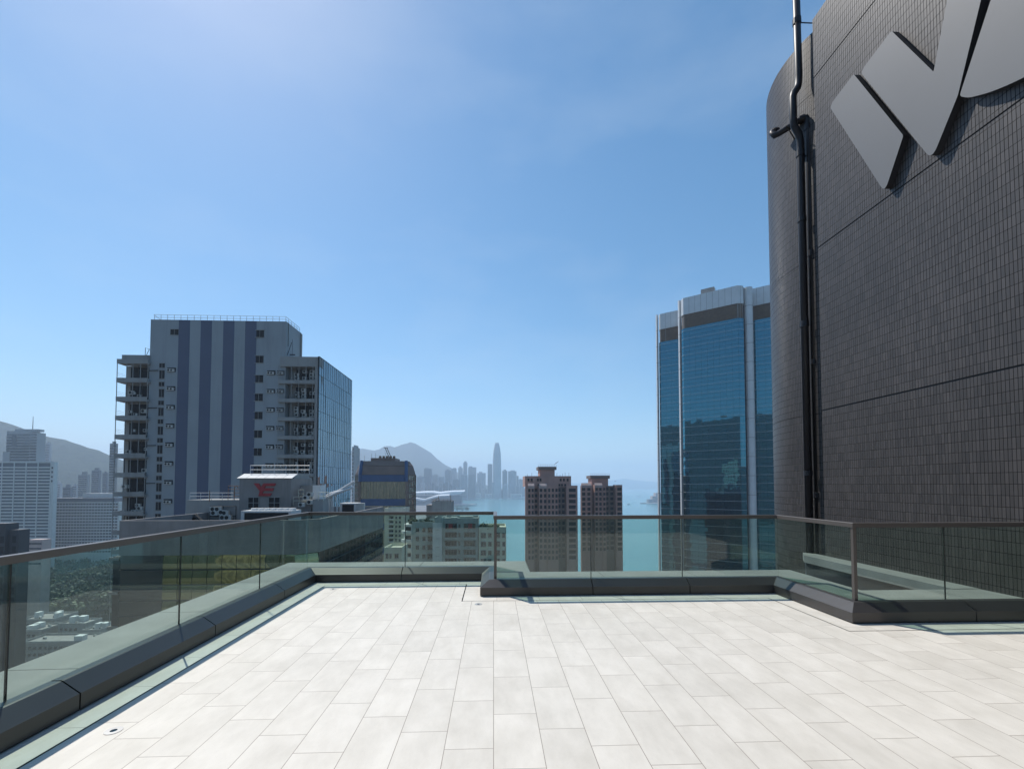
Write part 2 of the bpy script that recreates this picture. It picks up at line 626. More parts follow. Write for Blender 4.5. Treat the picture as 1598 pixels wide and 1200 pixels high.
def terrace():
    d = offset(BASE, -.25)
    dd = offset(BASE, -.235)
    b = MB()
    b.face([(6.595, -1.4, 0), (6.595, d[6].y, 0)] + [(p.x, p.y, 0) for p in d[5::-1][:-1]] + [(d[0].x, -1.4, 0)])
    o = b.build('terrace_floor', MAT['deck'])
    o['kind'] = 'structure'
    b = MB()
    bb = offset(BASE, .03)
    for i in range(6):
        b.face([(dd[i].x, dd[i].y, 0), (dd[i + 1].x, dd[i + 1].y, 0), (bb[i + 1].x, bb[i + 1].y, 0), (bb[i].x, bb[i].y, 0)])
    o = b.build('terrace_border_paving', MAT['border'])
    o['kind'] = 'structure'
    b = MB()
    for i, *_x in runs():
        sweep(b, i, None, None, [(-.2515, -.05), (-.2335, -.05), (-.2335, -.035), (-.2515, -.035)], 0)
    o = b.build('drain_slot', MAT['black'])
    tag(o, 'narrow dark drainage slot running round the pale floor along the curb', 'drain')
    # the podium below the terrace
    big = offset(BASE, .74)
    b = MB()
    poly = [(6.9, -9.0), (6.9, 5.3)] + [(p.x, p.y) for p in big[5::-1][:-1]] + [(big[0].x, -9.0)]
    b.prism(poly, ZG, -.07)
    pod = thing('podium_building', 'plain rendered building block that carries the white tiled terrace', 'building', (0, 0, ZG))
    o = b.build('wall', MAT['stone'], None)
    o.parent = pod
    o.location = (0, 0, -ZG)
    # cladding curb
    curb = thing('parapet_curb', 'dark bronze clad curb with sloped top edging the white tiled terrace', 'curb')
    prof = [(.03, -.02), (.03, .012), (0, .012), (0, .125), (.012, .133), (.125, .212), (.14, .216), (.205, .216), (.205, -.02)]
    prof = prof[::-1]
    for i, a, e, dr, n, L in runs():
        cuts = [None] + CJ[i] + [None]
        for s0, s1 in zip(cuts, cuts[1:]):
            b = MB()
            sweep(b, i, None if s0 is None else s0 + .006, None if s1 is None else s1 - .006, prof, L)
            b.build('cladding_panel', MAT['curb'], curb)
        b = MB()
        sweep(b, i, None, None, [(.235, -.02), (.235, .19), (.15, .19), (.03, .10), (.03, -.02)][::1], L)
        b.build('curb_core', MAT['black'], curb)
        cp = [(.237, -.06), (.79, -.06), (.79, .185), (.78, .195), (.237, .20)]
        cuts = [None] + [c + .25 for c in CJ[i]] + [None]
        for s0, s1 in zip(cuts, cuts[1:]):
            b = MB()
            sweep(b, i, None if s0 is None else s0 + .004, None if s1 is None else s1 - .004, cp, L)
            b.build('coping_slab', MAT['coping'], curb)
    # glass railing
    rl = thing('glass_railing', 'frameless greenish glass balustrade with a dark bronze handrail round the terrace', 'railing')
    for i, a, e, dr, n, L in runs():
        cuts = [None] + GJ[i] + [None]
        for s0, s1 in zip(cuts, cuts[1:]):
            b = MB()
            e0 = None if s0 is None else s0 + .006
            e1 = None if s1 is None else s1 - .006
            sweep(b, i, e0, e1, [(.212, .15), (.212, 1.10), (.228, 1.10), (.228, .15)][::-1], L)
            b.build('glass_panel', MAT['glass'], rl)
        for s in GJ[i]:
            b = MB()
            p = a + dr * s + n * .22
            sweep(b, i, s - .0045, s + .0045, [(.214, .2), (.214, 1.09), (.226, 1.09), (.226, .2)][::-1], L)
            b.build('joint_seal', MAT['black'], rl)
        b = MB()
        sweep(b, i, None, None, [(.19, 1.09), (.25, 1.09), (.25, 1.14), (.246, 1.145), (.194, 1.145), (.19, 1.14)], L)
        b.build('handrail', MAT['rail'], rl)
    for x, y in ((.03, 6.66), (4.37, 5.22)):
        b = MB()
        b.box(x - .02, x + .02, y - .022, y + .018, .17, 1.0898)
        b.build('post', MAT['rail'], rl)
    # recessed floor lights
    lights = [((-2.475, 3.05), 'round steel recessed light in the pale floor beside the left drainage slot'),
              ((-.2, 6.03), 'small round recessed light in the floor near the curb step'),
              ((-2.47, 6.99), 'small recessed light in the floor in the far left corner')]
    for (x, y), lab in lights:
        t = thing('floor_light', lab, 'floor light', (x, y, 0), group='recessed floor lights')
        b = MB()
        n = 24
        for k in range(n):
            a0, a1 = 2 * math.pi * k / n, 2 * math.pi * (k + 1) / n
            c = lambda a, r, z: (r * math.cos(a), r * math.sin(a), z)
            b.face([c(a0, .02, .003), c(a0, .05, .003), c(a1, .05, .003), c(a1, .02, .003)])
            b.face([c(a0, .05, .003), c(a0, .05, -.01), c(a1, .05, -.01), c(a1, .05, .003)])
        b.build('trim_ring', MAT['steel'], t)
        b = MB()
        b.face([(.02 * math.cos(2 * math.pi * k / n), .02 * math.sin(2 * math.pi * k / n), .0015) for k in range(n)])
        b.build('lens', MAT['dkglass'], t)
    # facade behind the camera
    fa = thing('rear_facade', 'dark facade with glass doors closing the terrace behind the viewer', 'building', (0, -1.62, 0))
    b = MB()
    b.box(-3.7, 6.59, -2, 0, 3.0, 4.2)
    for x0, x1 in ((-3.7, -2.2), (-.05, .05), (1.95, 2.05), (4.0, 6.59)):
        b.box(x0, x1, -.4, -.002, -.05, 3.0)
    b.build('wall', MAT['curb'], fa)
    for x0 in (-2.2, .05, 2.05):
        b = MB()
        b.box(x0, x0 + (2.15 if x0 < 0 else 1.9 if x0 < 1 else 1.95), -.3, -.25, -.05, 3.0)
        b.build('glass_door', MAT['dkglass'], fa)


terrace()


# ------------------------------------------------------------------ tiled wall, pipes, sign
def tiled_wall():
    WX = 6.6
    ZB = -12.0
    zj = [-.3, 3.10, 6.43, 10.0]
    Y0, Y1, ZT = -9.0, 8.58, 11.24
    w = thing('tiled_tower', 'tall dark grey tower wall of small upright tiles with a rounded end', 'building', (WX, 8.6, ZB))
    b = MB()
    levels = [ZB] + zj + [ZT]

    def uvq(p):
        return [(-q[1], q[2] - 3.1) for q in p]
    # main flat wall as panels between the movement joints, sharp far edge turned inwards
    for z0, z1 in zip(levels, levels[1:]):
        a, c = z0 + (.013 if z0 != ZB else 0), z1 - (.013 if z1 != ZT else 0)
        q = [(WX, Y1, a), (WX, Y0, a), (WX, Y0, c), (WX, Y1, c)]
        b.face(q, uvq(q))
        q = [(WX + 1.2, Y1, a), (WX, Y1, a), (WX, Y1, c), (WX + 1.2, Y1, c)]
        b.face(q, [(p[0], p[2] - 3.1) for p in q])
    q = [(WX, Y1, ZT), (WX, Y0, ZT), (WX + 2, Y0, ZT), (WX + 2, Y1, ZT)]
    b.face(q, [(p[1], p[0]) for p in q])
    o = b.build('flat_wall', MAT['wtile'], w, origin=(WX, 8.6, ZB))
    o.location = (0, 0, 0)
    b = MB()
    for z in zj:
        b.box(WX + .012, WX + .1, Y0, Y1 - .012, z - .02, z + .02)
    o = b.build('movement_joint', MAT['wjoint'], w, origin=(WX, 8.6, ZB))
    o.location = (0, 0, 0)
    # rounded end wall
    cx, cy_, r = 8.88, 9.66, 2.18
    for zi, (z0, z1) in enumerate(zip(levels, levels[1:-1] + [11.33])):
        b = MB()
        n = 40
        a0, a1 = R(35), R(215)
        for k in range(n):
            t0, t1 = a0 + (a1 - a0) * k / n, a0 + (a1 - a0) * (k + 1) / n
            P = lambda t, z: (cx + r * math.cos(t), cy_ + r * math.sin(t), z)
            c0, c1 = z0 + .006, z1 - .006
            b.face([P(t0, c0), P(t0, c1), P(t1, c1), P(t1, c0)][::-1], [(t0 * r, c0 - 3.1), (t0 * r, c1 - 3.1), (t1 * r, c1 - 3.1), (t1 * r, c0 - 3.1)][::-1])
        o = b.build('rounded_wall', MAT['wtile'], w, smooth=True, origin=(WX, 8.6, ZB))
        o.location = (0, 0, 0)
    b = MB()
    n = 40
    rr = r - .03
    ring = [(cx + rr * math.cos(R(35) + R(180) * k / n), cy_ + rr * math.sin(R(35) + R(180) * k / n)) for k in range(n + 1)]
    b.prism(ring, ZB, 11.28)
    o = b.build('wall_core', MAT['wjoint'], w, origin=(WX, 8.6, ZB))
    o.location = (0, 0, 0)
    b = MB()
    b.box(WX + .03, WX + 3, Y0, Y1 - .03, ZB, ZT - .02)
    o = b.build('wall_core', MAT['wjoint'], w, origin=(WX, 8.6, ZB))
    o.location = (0, 0, 0)
    # low ledge along the wall beyond the railing
    b = MB()
    b.prism([(6.22, 5.79), (6.6, 5.79), (6.6, 8.8), (6.45, 9.02), (6.22, 8.66)], .06, .2)
    lg = thing('wall_ledge', 'low grey stone ledge at the foot of the dark tiled wall', 'ledge', (6.4, 7.3, -1.6))
    loc(b.build('coping', MAT['coping'], lg, origin=(6.4, 7.3, -1.6)))
    b = MB()
    b.prism([(6.26, 5.79), (6.6, 5.79), (6.6, 8.8), (6.46, 8.98), (6.26, 8.66)], -1.6, .06)
    loc(b.build('upstand', MAT['sign_side'], lg, origin=(6.4, 7.3, -1.6)))
    b = MB()
    b.box(4.95, 6.25, 5.8, 8.6, -1.9, -1.5)
    o = b.build('lower_roof', MAT['slate_roof'])
    tag(o, 'small sunken roof between the glass railing and the tiled wall', 'roof')

    # pipes
    def pipe(path, rad, lab, couplings, brackets=()):
        t = thing('drain_pipe', lab, 'pipe', path[-1], group='black pipes on the tiled wall')
        b = MB()
        b.tube([Vector(p) - Vector(path[-1]) for p in path], rad, 14)
        b.build('pipe_run', MAT['pipe'], t, smooth=True)
        for p, q in couplings:
            b = MB()
            b.tube([Vector(p) - Vector(path[-1]), Vector(q) - Vector(path[-1])], rad * 1.18, 14)
            b.build('coupling', MAT['pipe'], t)
        for p, q in brackets:
            b = MB()
            b.tube([Vector(p) - Vector(path[-1]), Vector(q) - Vector(path[-1])], .012, 6)
            b.build('bracket', MAT['pipe'], t)
        return t
    p1 = [(6.613, 9.064, 13.960), (6.633, 9.064, 10.510), (6.623, 9.064, 10.334), (6.592, 9.043, 10.231), (6.479, 9.013, 10.067), (6.448, 9.002, 9.964), (6.448, 9.002, 9.479), (6.468, 9.013, 9.346), (6.592, 9.043, 9.181), (6.633, 9.064, 9.057), (6.633, 9.064, 8.810), (6.644, 9.064, 0.158)]
    pipe(p1, .072, 'taller black pipe that kinks and rises above the roof of the tiled wall',
         [((6.623, 9.064, 11.797), (6.624, 9.064, 11.673)), ((6.633, 9.064, 8.831), (6.633, 9.064, 8.707)), ((6.636, 9.064, 5.102), (6.636, 9.064, 4.978)), ((6.634, 9.064, 7.368), (6.634, 9.064, 7.265)), ((6.641, 9.064, 1.909), (6.641, 9.064, 1.806))],
         [((6.695, 9.064, 11.715), (6.953, 8.858, 11.488)), ((6.695, 9.064, 8.759), (6.901, 9.167, 8.707))])
    p2 = [(6.479, 9.641, 9.737), (6.407, 9.620, 9.716), (6.365, 9.589, 9.644), (6.396, 9.548, 9.562), (6.468, 9.476, 9.567), (6.747, 9.115, 9.603), (6.798, 9.085, 9.593), (6.824, 9.064, 9.531), (6.829, 9.064, 9.428), (6.839, 9.064, 0.158)]
    pipe(p2, .066, 'shorter black pipe ending in a horizontal arm with an open elbow',
         [((6.695, 9.152, 9.599), (6.777, 9.095, 9.603)), ((6.829, 9.064, 9.428), (6.829, 9.064, 9.304)), ((6.831, 9.064, 6.647), (6.831, 9.064, 6.523)), ((6.834, 9.064, 4.278), (6.834, 9.064, 4.175)), ((6.837, 9.064, 1.446), (6.837, 9.064, 1.343)), ((6.520, 9.651, 9.747), (6.458, 9.636, 9.732))],
         [((6.489, 9.291, 9.582), (6.747, 9.373, 9.325))])

    # sign: three raised letters (Y, Z outlines on the wall)
    def rounded(poly, rads, seg=6):
        out = []
        n = len(poly)
        for i, p in enumerate(poly):
            p = Vector(p)
            r = rads[i]
            if r == 0:
                out.append(tuple(p))
                continue
            a, c = Vector(poly[i - 1]), Vector(poly[(i + 1) % n])
            p0 = p + (a - p).normalized() * r
            p1 = p + (c - p).normalized() * r
            for k in range(seg + 1):
                s = k / seg
                out.append(tuple(p0 * (1 - s) ** 2 + p * 2 * s * (1 - s) + p1 * s * s))
        return out
    sg = thing('wall_sign', 'large flat grey metal sign of slanted letter strokes fixed on the tiled wall', 'sign', (6.5, 7.0, 6.4))
    A = [(8.05, 8.93), (7.47, 9.02), (6.56, 7.14), (6.92, 6.46)]
    Bq = [(7.33, 8.92), (6.71, 9.02), (6.06, 7.70), (5.40, 10.2), (4.72, 10.2), (5.74, 7.05), (6.13, 6.42)]
    Cq = [(4.60, 10.2), (5.17, 8.22), (5.72, 7.02), (5.60, 6.89), (5.36, 6.745), (5.16, 6.655), (4.95, 6.58), (4.5, 6.5), (4.0, 6.55), (3.5, 6.8), (3.1, 7.3), (2.95, 8.2), (3.2, 9.2), (3.7, 10.2)]
    for poly, rad in ((A, [.12, .04, .04, .15]), (Bq, [.12, .04, .03, 0, 0, .04, .17]), (Cq, [0, .1, .05, .07, .1, .1, .1, .2, .2, .2, .2, .2, .3, .1])):
        pl = rounded([(y, z) for y, z in poly], rad)
        area = sum(pl[i][0] * pl[(i + 1) % len(pl)][1] - pl[(i + 1) % len(pl)][0] * pl[i][1] for i in range(len(pl)))
        if area < 0:
            pl = pl[::-1]
        b = MB()
        n = len(pl)
        x0, x1 = 6.49, 6.597
        b.face([(x0, y, z) for y, z in pl][::-1])
        b.cur = 1  # letter sides: shade of the unlit edges put into a darker colour
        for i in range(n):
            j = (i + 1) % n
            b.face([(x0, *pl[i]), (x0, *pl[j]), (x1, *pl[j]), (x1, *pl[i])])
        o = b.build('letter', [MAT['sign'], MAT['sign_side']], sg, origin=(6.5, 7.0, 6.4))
        o.location = (0, 0, 0)


tiled_wall()


# ------------------------------------------------------------------ the city: helpers in building-local space (base of the building at z = ZG)
MAT.update(
    paint=M('pale blue grey paint', (.30, .33, .35), .8, .07, .12, stain=.35, stain_scale=.55),
    stripe=M('slate blue paint', (.10, .118, .175), .8, .05, .15),
    conc=M('grey concrete', (.30, .30, .29), .85, .12, .3, stain=.5, stain_scale=.5),
    conc_d=M('weathered concrete', (.25, .235, .225), .85, .15, .4, stain=.5, stain_scale=.7),
    white=M('white paint', (.62, .62, .60), .7, .08, .5, stain=.25, stain_scale=.4),
    cream=M('cream render', (.60, .59, .47), .8, .1, .3, stain=.5, stain_scale=.5),
    pale=M('pale green render', (.34, .38, .36), .85, .12, .25, stain=.55, stain_scale=.45),
    pink=M('brown pink mosaic', (.43, .26, .215), .8, .1, .2, stain=.3, stain_scale=.3),
    pink_l=M('pale pink band', (.42, .33, .30), .8, .1, .3),
    brown=M('brown granite cladding', (.17, .125, .105), .6, .12, .25),
    blue=M('royal blue spandrel', (.03, .08, .19), .35, .1, .3),
    panel=M('pale aluminium panel', (.66, .66, .65), .45, .06, .3, metal=.15),
    louvre=M('brown louvre', (.135, .088, .055), .7, .2, .8),
    mull=M('dark mullion', (.02, .03, .035), .5, .1),
    mull_l=M('bright mullion', (.5, .52, .53), .4, .1),
    acw=M('air conditioner casing', (.50, .50, .47), .6, .15, 1.0),
    acd=M('dark fan grille', (.02, .02, .02), .7),
    dark=M('dark interior', (.018, .018, .02), .9, .3, .5),
    win=MG('window pane', (.02, .022, .026), (.5, .55, .6), .10, .8, .05),
    teal=MG('teal mirror glass', (.003, .02, .03), (.12, .40, .52), .45, .9, .015, .004, .3),
    bluegl=MG('pale blue mirror glass', (.02, .04, .06), (.44, .54, .60), .5, .95, .02, .01, .5),
    yegl=MG('yellow green mirror glass', (.03, .035, .02), (.72, .66, .36), .4, .85, .03, .01, .4),
    ygl2=MG('brown mirror glass', (.05, .045, .03), (.62, .65, .56), .5, .95, .02, .45, 1.4, (1, 1, .05)),
    red=M('red paint', (.36, .035, .04), .6, .1, .6),
    slate=M('dark slate cladding', (.03, .036, .045), .6, .15, .1),
    asphalt=M('asphalt', (.06, .06, .06), .9, .2, .1),
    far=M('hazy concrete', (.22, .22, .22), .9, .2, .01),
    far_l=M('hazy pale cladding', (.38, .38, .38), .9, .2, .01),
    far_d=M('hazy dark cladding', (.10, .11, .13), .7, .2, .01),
    roofw=M('white metal roof', (.72, .73, .74), .35, .05, .02),
    rust=M('rusty brown paint', (.22, .12, .07), .8, .2, 1),
    feather=M('dark feathers', (.03, .025, .02), .8, .2, 5),
    leaf=M('leaf', (.055, .085, .03), .7, .35, .35),
    leaf_d=M('dark leaf', (.03, .055, .022), .7, .35, .35),
    bark=M('bark', (.09, .07, .05), .9, .2, 2),
)


def many(parent, name, items, mat, fn, sub=None, cap=100):
    """build up to cap individual parts with fn(mb, item); the rest become one part of kind stuff"""
    for it in items[:cap]:
        b = MB()
        fn(b, it)
        o = b.build(name, mat, parent)
        if sub:
            for nm, fn2, mt in sub:
                c = MB()
                fn2(c, it)
                c.build(nm, mt, o)
    rest = items[cap:]
    if rest:
        b = MB()
        for it in rest:
            fn(b, it)
        b.build(name, mat, parent, kind='stuff')
        if sub:
            for nm, fn2, mt in sub:
                c = MB()
                for it in rest:
                    fn2(c, it)
                c.build(nm, mt, parent, kind='stuff')


def bx(b, it):
    b.box(*it)


def curtain(parent, p0, p1, z0, z1, du, dv, glass, mull, jitter=.0015, t=.06, tv=.06, mv=True, mh=True, name='glazing', tilt=0.0, proud=.03, hmat=None, rows=None, bow=None):
    """curtain wall between plan points p0 -> p1 (outward normal on the right of p0->p1), panes individually a hair out of plane"""
    p0, p1 = Vector(p0), Vector(p1)
    d = p1 - p0
    L = d.length
    d = d / L
    n = Vector((d.y, -d.x))
    nu = max(1, round(L / du))
    zs = rows if rows else [z0 + (z1 - z0) * k / max(1, round((z1 - z0) / dv)) for k in range(max(1, round((z1 - z0) / dv)) + 1)]
    b = MB()

    def P(u, o, z):
        q = p0 + d * u + n * o
        return (q.x, q.y, z)
    for i in range(nu):
        u0, u1 = L * i / nu, L * (i + 1) / nu
        for a, c in zip(zs, zs[1:]):
            if bow:
                for q in range(6):
                    s0, s1 = q / 6, (q + 1) / 6
                    f0, f1 = [(bow[0] * s_ + (bow[1] - bow[0]) * s_ * s_ / 2) * (c - a) for s_ in (s0, s1)]
                    za, zc_ = a + (c - a) * s0, a + (c - a) * s1
                    b.face([P(u0 + .03, -f0, za), P(u1 - .03, -f0, za), P(u1 - .03, -f1, zc_), P(u0 + .03, -f1, zc_)])
                continue
            j = [random.uniform(-1, 1) * jitter * (u1 - u0) for _ in range(3)]
            b.face([P(u0, j[0], a), P(u1, j[1], a), P(u1, j[1] + j[2] + tilt * (c - a), c), P(u0, j[0] + j[2] + tilt * (c - a), c)])
    g = b.build(name, glass, parent, smooth=bool(bow))
    if mv:
        b = MB()
        for i in range(nu + 1):
            u = L * i / nu
            a, c = u - t / 2, u + t / 2
            q = [P(a, -.02, zs[0]), P(c, -.02, zs[0]), P(c, proud, zs[0]), P(a, proud, zs[0])]
            r = [(x, y, zs[-1]) for x, y, z in q]
            b.face([q[3], q[2], r[2], r[3]])
            b.face([q[0], q[3], r[3], r[0]])
            b.face([q[2], q[1], r[1], r[2]])
        b.build('mullion', mull, g)
    if mh:
        b = MB()
        for z in zs:
            a, c = z - tv / 2, z + tv / 2
            pr = proud + .012
            b.face([P(0, pr, a), P(L, pr, a), P(L, pr, c), P(0, pr, c)])
            b.face([P(0, pr, c), P(L, pr, c), P(L, -.02, c), P(0, -.02, c)])
            b.face([P(0, pr, a), P(0, -.02, a), P(L, -.02, a), P(L, pr, a)])
        b.build('transom', hmat or mull, g)
    return g


def rail_mb(path, h=1.1, step=1.6, r=.025, bars=2, base=0.0):
    b = MB()
    for p, q in zip(path, path[1:]):
        p, q = Vector(p), Vector(q)
        for k in range(1, bars + 1):
            dz = Vector((0, 0, h * k / bars))
            b.tube([p + dz, q + dz], r, 5)
        n = max(1, round((q - p).length / step))
        for k in range(n + 1):
            x = p.lerp(q, k / n)
            b.tube([x, x + Vector((0, 0, h))], r, 5)
    return b


def ac_mesh(kind=0):
    t = MB()
    t.box(-.45, .45, -.17, .17, 0, .62)
    f = MB()
    n = 14
    f.face([(-.12 + .24 * math.cos(2 * math.pi * k / n), -.185, .31 + .24 * math.sin(2 * math.pi * k / n)) for k in range(n)])
    return t, f


AC_BODY = AC_FAN = None


def ac_unit(parent, x, y, z, s=1.0, rz=0.0):
    """an air conditioner as a part, its fan grille a sub-part"""
    global AC_BODY, AC_FAN
    if AC_BODY is None:
        t, f = ac_mesh()
        AC_BODY = t.build('ac_unit', MAT['acw'])
        AC_FAN = f.build('fan_grille', MAT['acd'], AC_BODY)
        b, g = AC_BODY, AC_FAN
    else:
        b = AC_BODY.copy()
        COL.objects.link(b)
        g = AC_FAN.copy()
        COL.objects.link(g)
        g.parent = b
    b.parent = parent
    b.location = (x, y, z)
    b.scale = (s, s, s)
    b.rotation_euler = (0, 0, rz)
    return b


# ------------------------------------------------------------------ striped factory block
def striped_block():
    Y = 95.0
    X0, X1 = -72.1, -44.1          # tall middle part
    t = thing('striped_building', 'tall pale blue grey factory block with dark blue vertical stripes and stacked plant balconies', 'building', ((X0 + X1) / 2, Y, ZG))
    ox = (X0 + X1) / 2

    def lx(px, py=650):
        return at(px, py, Y).x - ox

    def lz(py, px=330):
        return at(px, py, Y).z - ZG
    x0, x1 = X0 - ox, X1 - ox
    zt = lz(500)
    xl, xr = -78.0 - ox, -36.9 - ox
    zw = lz(556)
    dz = 3.93
    zs0 = 23.2 - ZG                 # a slab level
    slabs = [zs0 + dz * k for k in range(1, -16, -1)]
    b = MB()
    b.box(x0, x1, 0, 7.3, zw - 6, zt)                          # crown part, only 7 m deep
    b.box(x0, x1, 0, 24, 0, zw - 6.003)
    b.box(x0 + 1, x1 - .3, 7.31, 20.9, zw - 6, zw - .4)
    w = b.build('wall', MAT['paint'], t)
    # stained band panels: stripes
    for a, c in ((275.4, 293), (310, 327.5), (345.5, 362.7), (380, 397.5)):
        b = MB()
        b.box(lx(a), lx(c), -.03, -.003, 6, zt - .05)
        b.build('painted_stripe', MAT['stripe'], t)
    # unseen strips added on the back, to streak the reflection in the office glass
    u = x0 + .5
    k = 0
    while u < x1 - 4.5:
        w_ = random.choice([1.2, 1.8, 2.6, 3.6])
        b = MB()
        b.box(u, u + w_ - .06, 24.003, 24.3 if k % 2 else 24.1, 0, zw - 6.1 - (k % 3))
        b.build('added_dark_strip' if k % 2 == 0 else 'added_pale_strip', MAT[('dark', 'white', 'dark', 'cream', 'slate', 'pale')[k % 6]], t)
        u += w_
        k += 1
    # roof rail
    r = rail_mb([(x0 + .5, .3, zt), (x1 - .3, .3, zt), (x1 - .3, 7.0, zt)], 1.15, 1.35, .035)
    r.tube([(x0 + 1.9, .3, zt), (x0 + .4, .3, zt + 1.1)], .035, 5)
    r.build('roof_rail', MAT['louvre'], t)
    b = MB()
    b.box(x1 + .003, x1 + .25, 6.7, 7.28, zw, zt - .3)
    b.build('corner_pipe', MAT['conc'], t)
    b = MB()
    b.tube([(x1 + .06, .8, zt), (x1 + .06, .8, zw + 2.5)], .05, 5)
    b.tube([(x1 - .1, .6, zw + .3), (x1 + .9, .6, zw + 3.4)], .06, 5)
    b.tube([(x1 + .9, .9, zw), (x1 + .9, .9, zw + 4.2)], .035, 5)
    b.tube([(x1 + .4, .9, zw + .8), (x1 + 1.5, .9, zw + .8)], .12, 5)
    b.build('lightning_cable', MAT['acd'], t)
    # left wing
    b = MB()
    b.box(xl + .3, x0 + .2, 1.3, 9, 0, zw - 2.0)
    b.box(xl + .5, x0 + .1, -.3, 12, zw - 1.75, zw)
    b.build('wing_wall', MAT['conc'], t)
    b = rail_mb([(x0 - 1.6, 3, zw), (x0 - 1.6, 3, zw)], .1)
    b = MB()
    b.tube([(x0 - 1.7, 1, zw), (x0 - 1.7, 1, zw + 1.9), (x0 - .5, 1, zw + 1.5)], .06, 6)
    b.tube([(x0 - 1.6, 1, zw), (x0 - .9, 1, zw + 1.6)], .05, 6)
    b.tube([(x0 - .7, 1, zw), (x0 - .7, 1, zw + 1.0), (x0 - .1, 1, zw + 1.0)], .05, 6)
    b.build('roof_pipe', MAT['acd'], t)
    xa, xb = xl, x0 + .3
    for k, z in enumerate(slabs):
        if z < 60:
            break
        b = MB()
        b.box(xa, xb, -.9, 1.29, z - .30, z + .06)
        b.box(xa, xb, -.9, -.75, z + .06, z + .62)
        b.box(xa, xa + .12, -.75, 1.29, z + .06, z + .45)
        for s in (.02, 1.9, 3.2, 4.7, 6.2):
            if z + dz < zw + 2:
                b.box(xa + s, xa + s + .1, -.86, -.76, z + .45, z + dz - .30)
        for q in ((1.0, 1.35, 1.7) if z + dz < zw + 2 else ()):
            b.tube([(xa + .06, -.7, z + q), (xa + .06, 1.2, z + q)], .02, 4)
        bal = b.build('balcony', MAT['conc'], t)
        if z + dz < zw + 2:
            for s, w_ in ((1.9, 1.25), (3.25, 1.4), (4.8, 1.2), (6.05, .7)):
                if random.random() < .93:
                    b = MB()
                    b.box(xa + s, xa + s + w_, 1.24, 1.297, z + .6, z + dz - .75)
                    b.build('window', MAT['win'], bal)
            b = MB()
            b.box(xa + 1.2, xb - .9, 1.22, 1.236, z + .5, z + dz - .6)
            b.build('dark_back_panel', MAT['dark'], bal)  # added dark sheet: dark windows and recess shade in its colour
            for q in range(random.randint(4, 7)):
                ac_unit(bal, xa + random.uniform(.9, xb - xa - .7), random.uniform(.1, .8), z + .06 + random.choice([0, 0, .7, 1.3]), random.uniform(.8, 1.25))
            for q in range(3):
                b = MB()
                u = xa + random.uniform(.8, xb - xa - .5)
                b.tube([(u, .3, z), (u, .3, z + dz - .4)], random.uniform(.03, .07), 5)
                b.build('service_pipe', MAT['acd'], bal)
            if k % 2 == 1:
                b = MB()
                b.tube([(xa + 4, -.2, z + 2.3), (xb + 1.6, -.2, z + 2.4)], .09, 5)
                b.build('service_pipe', MAT['acd'], bal)
    # windows between the left wing and the stripes
    specs, acs = [], []
    for z in slabs:
        if z < 62:
            break
        specs.append((lx(246.5), lx(255), z - .9, z + .0))
        specs.append((lx(247), lx(255), z - 3.2, z - 1.5))
        acs.append((lx(259), lx(272.5), z - .95, z - .15))
    f = lambda b, q: b.box(q[0], q[1], -.02, .25, q[2], q[3])
    fr = lambda b, q: (b.box(q[0] - .1, q[1] + .1, -.12, -.021, q[3], q[3] + .1), b.box(q[0] - .1, q[1] + .1, -.12, -.021, q[2] - .1, q[2]),
                       b.box((q[0] + q[1]) / 2 - .03, (q[0] + q[1]) / 2 + .03, -.06, -.021, q[2], q[3]))
    many(t, 'window', specs, MAT['dark'], f, [('window_frame', fr, MAT['conc'])])
    zz = [lz(y) for y in (520, 560, 590.5, 619.5, 648, 677, 705, 733)]
    zz += [zz[-1] - dz * k for k in range(1, 5)]
    specs = [(lx(396.5), lx(409.5), z - .75, z + .75) for z in zz]
    many(t, 'window', specs, MAT['dark'], f, [('window_frame', fr, MAT['conc'])])
    specs = [(lx(262.5), lx(275), lz(519.5) - .55, lz(519.5) + .6)]
    many(t, 'window', specs, MAT['dark'], f, [('window_frame', fr, MAT['conc'])])
    # air conditioner recesses either side
    for c0, c1, first in ((259, 272.5, 577.7), (415.5, 428.5, 580.5), (431, 443, 580.5)):
        items = []
        z = lz(first)
        while z > 62:
            items.append((lx(c0), lx(c1), z - .5, z + .45))
            z -= dz
        many(t, 'recess', items, MAT['dark'], lambda b, q: b.box(q[0], q[1], -.025, .3, q[2], q[3]))
        for q in items:
            ac_unit(t, q[0] + .55, -.18, q[2] + .05, .95)
            ac_unit(t, q[1] - .6, -.18, q[2] + .05, .9)
    # right wing with plant balconies and the glass flank
    xa, xb = lx(435), xr
    b = MB()
    b.box(x1 + .1, xb - .31, 1.6, 20.9, 0, zw)
    b.box(xa + .3, xb, -.5, 1.59, zw - 2.1, zw)
    b.box(xb - .9, xb - .02, -.45, 1.5, 30, zw - 2.1)
    b.build('wing_wall', MAT['conc'], t)
    zr0 = lz(597.5, 470)
    z = zr0
    while z > 60:
        b = MB()
        b.box(xa, xb - .9, -.6, 1.59, z - .3, z + .05)
        b.box(xa, xb - .9, -.6, -.45, z + .05, z + .45)
        for s in (.05, 1.3, 2.7, 4.2, 5.7, 7.1):
            b.box(xa + s, xa + s + .09, -.55, -.46, z + .45, z + dz - .3)
        for q in range(1, 7):
            b.box(xa + .14, xa + 1.3, -.53, -.5, z + .45 + .3 * q, z + .5 + .3 * q)
        bal = b.build('balcony', MAT['conc'], t)
        b = MB()
        b.box(xa + 2.8, xb - 1.2, 1.5, 1.595, z + .4, z + dz - .7)
        b.build('window', MAT['dark'], bal)
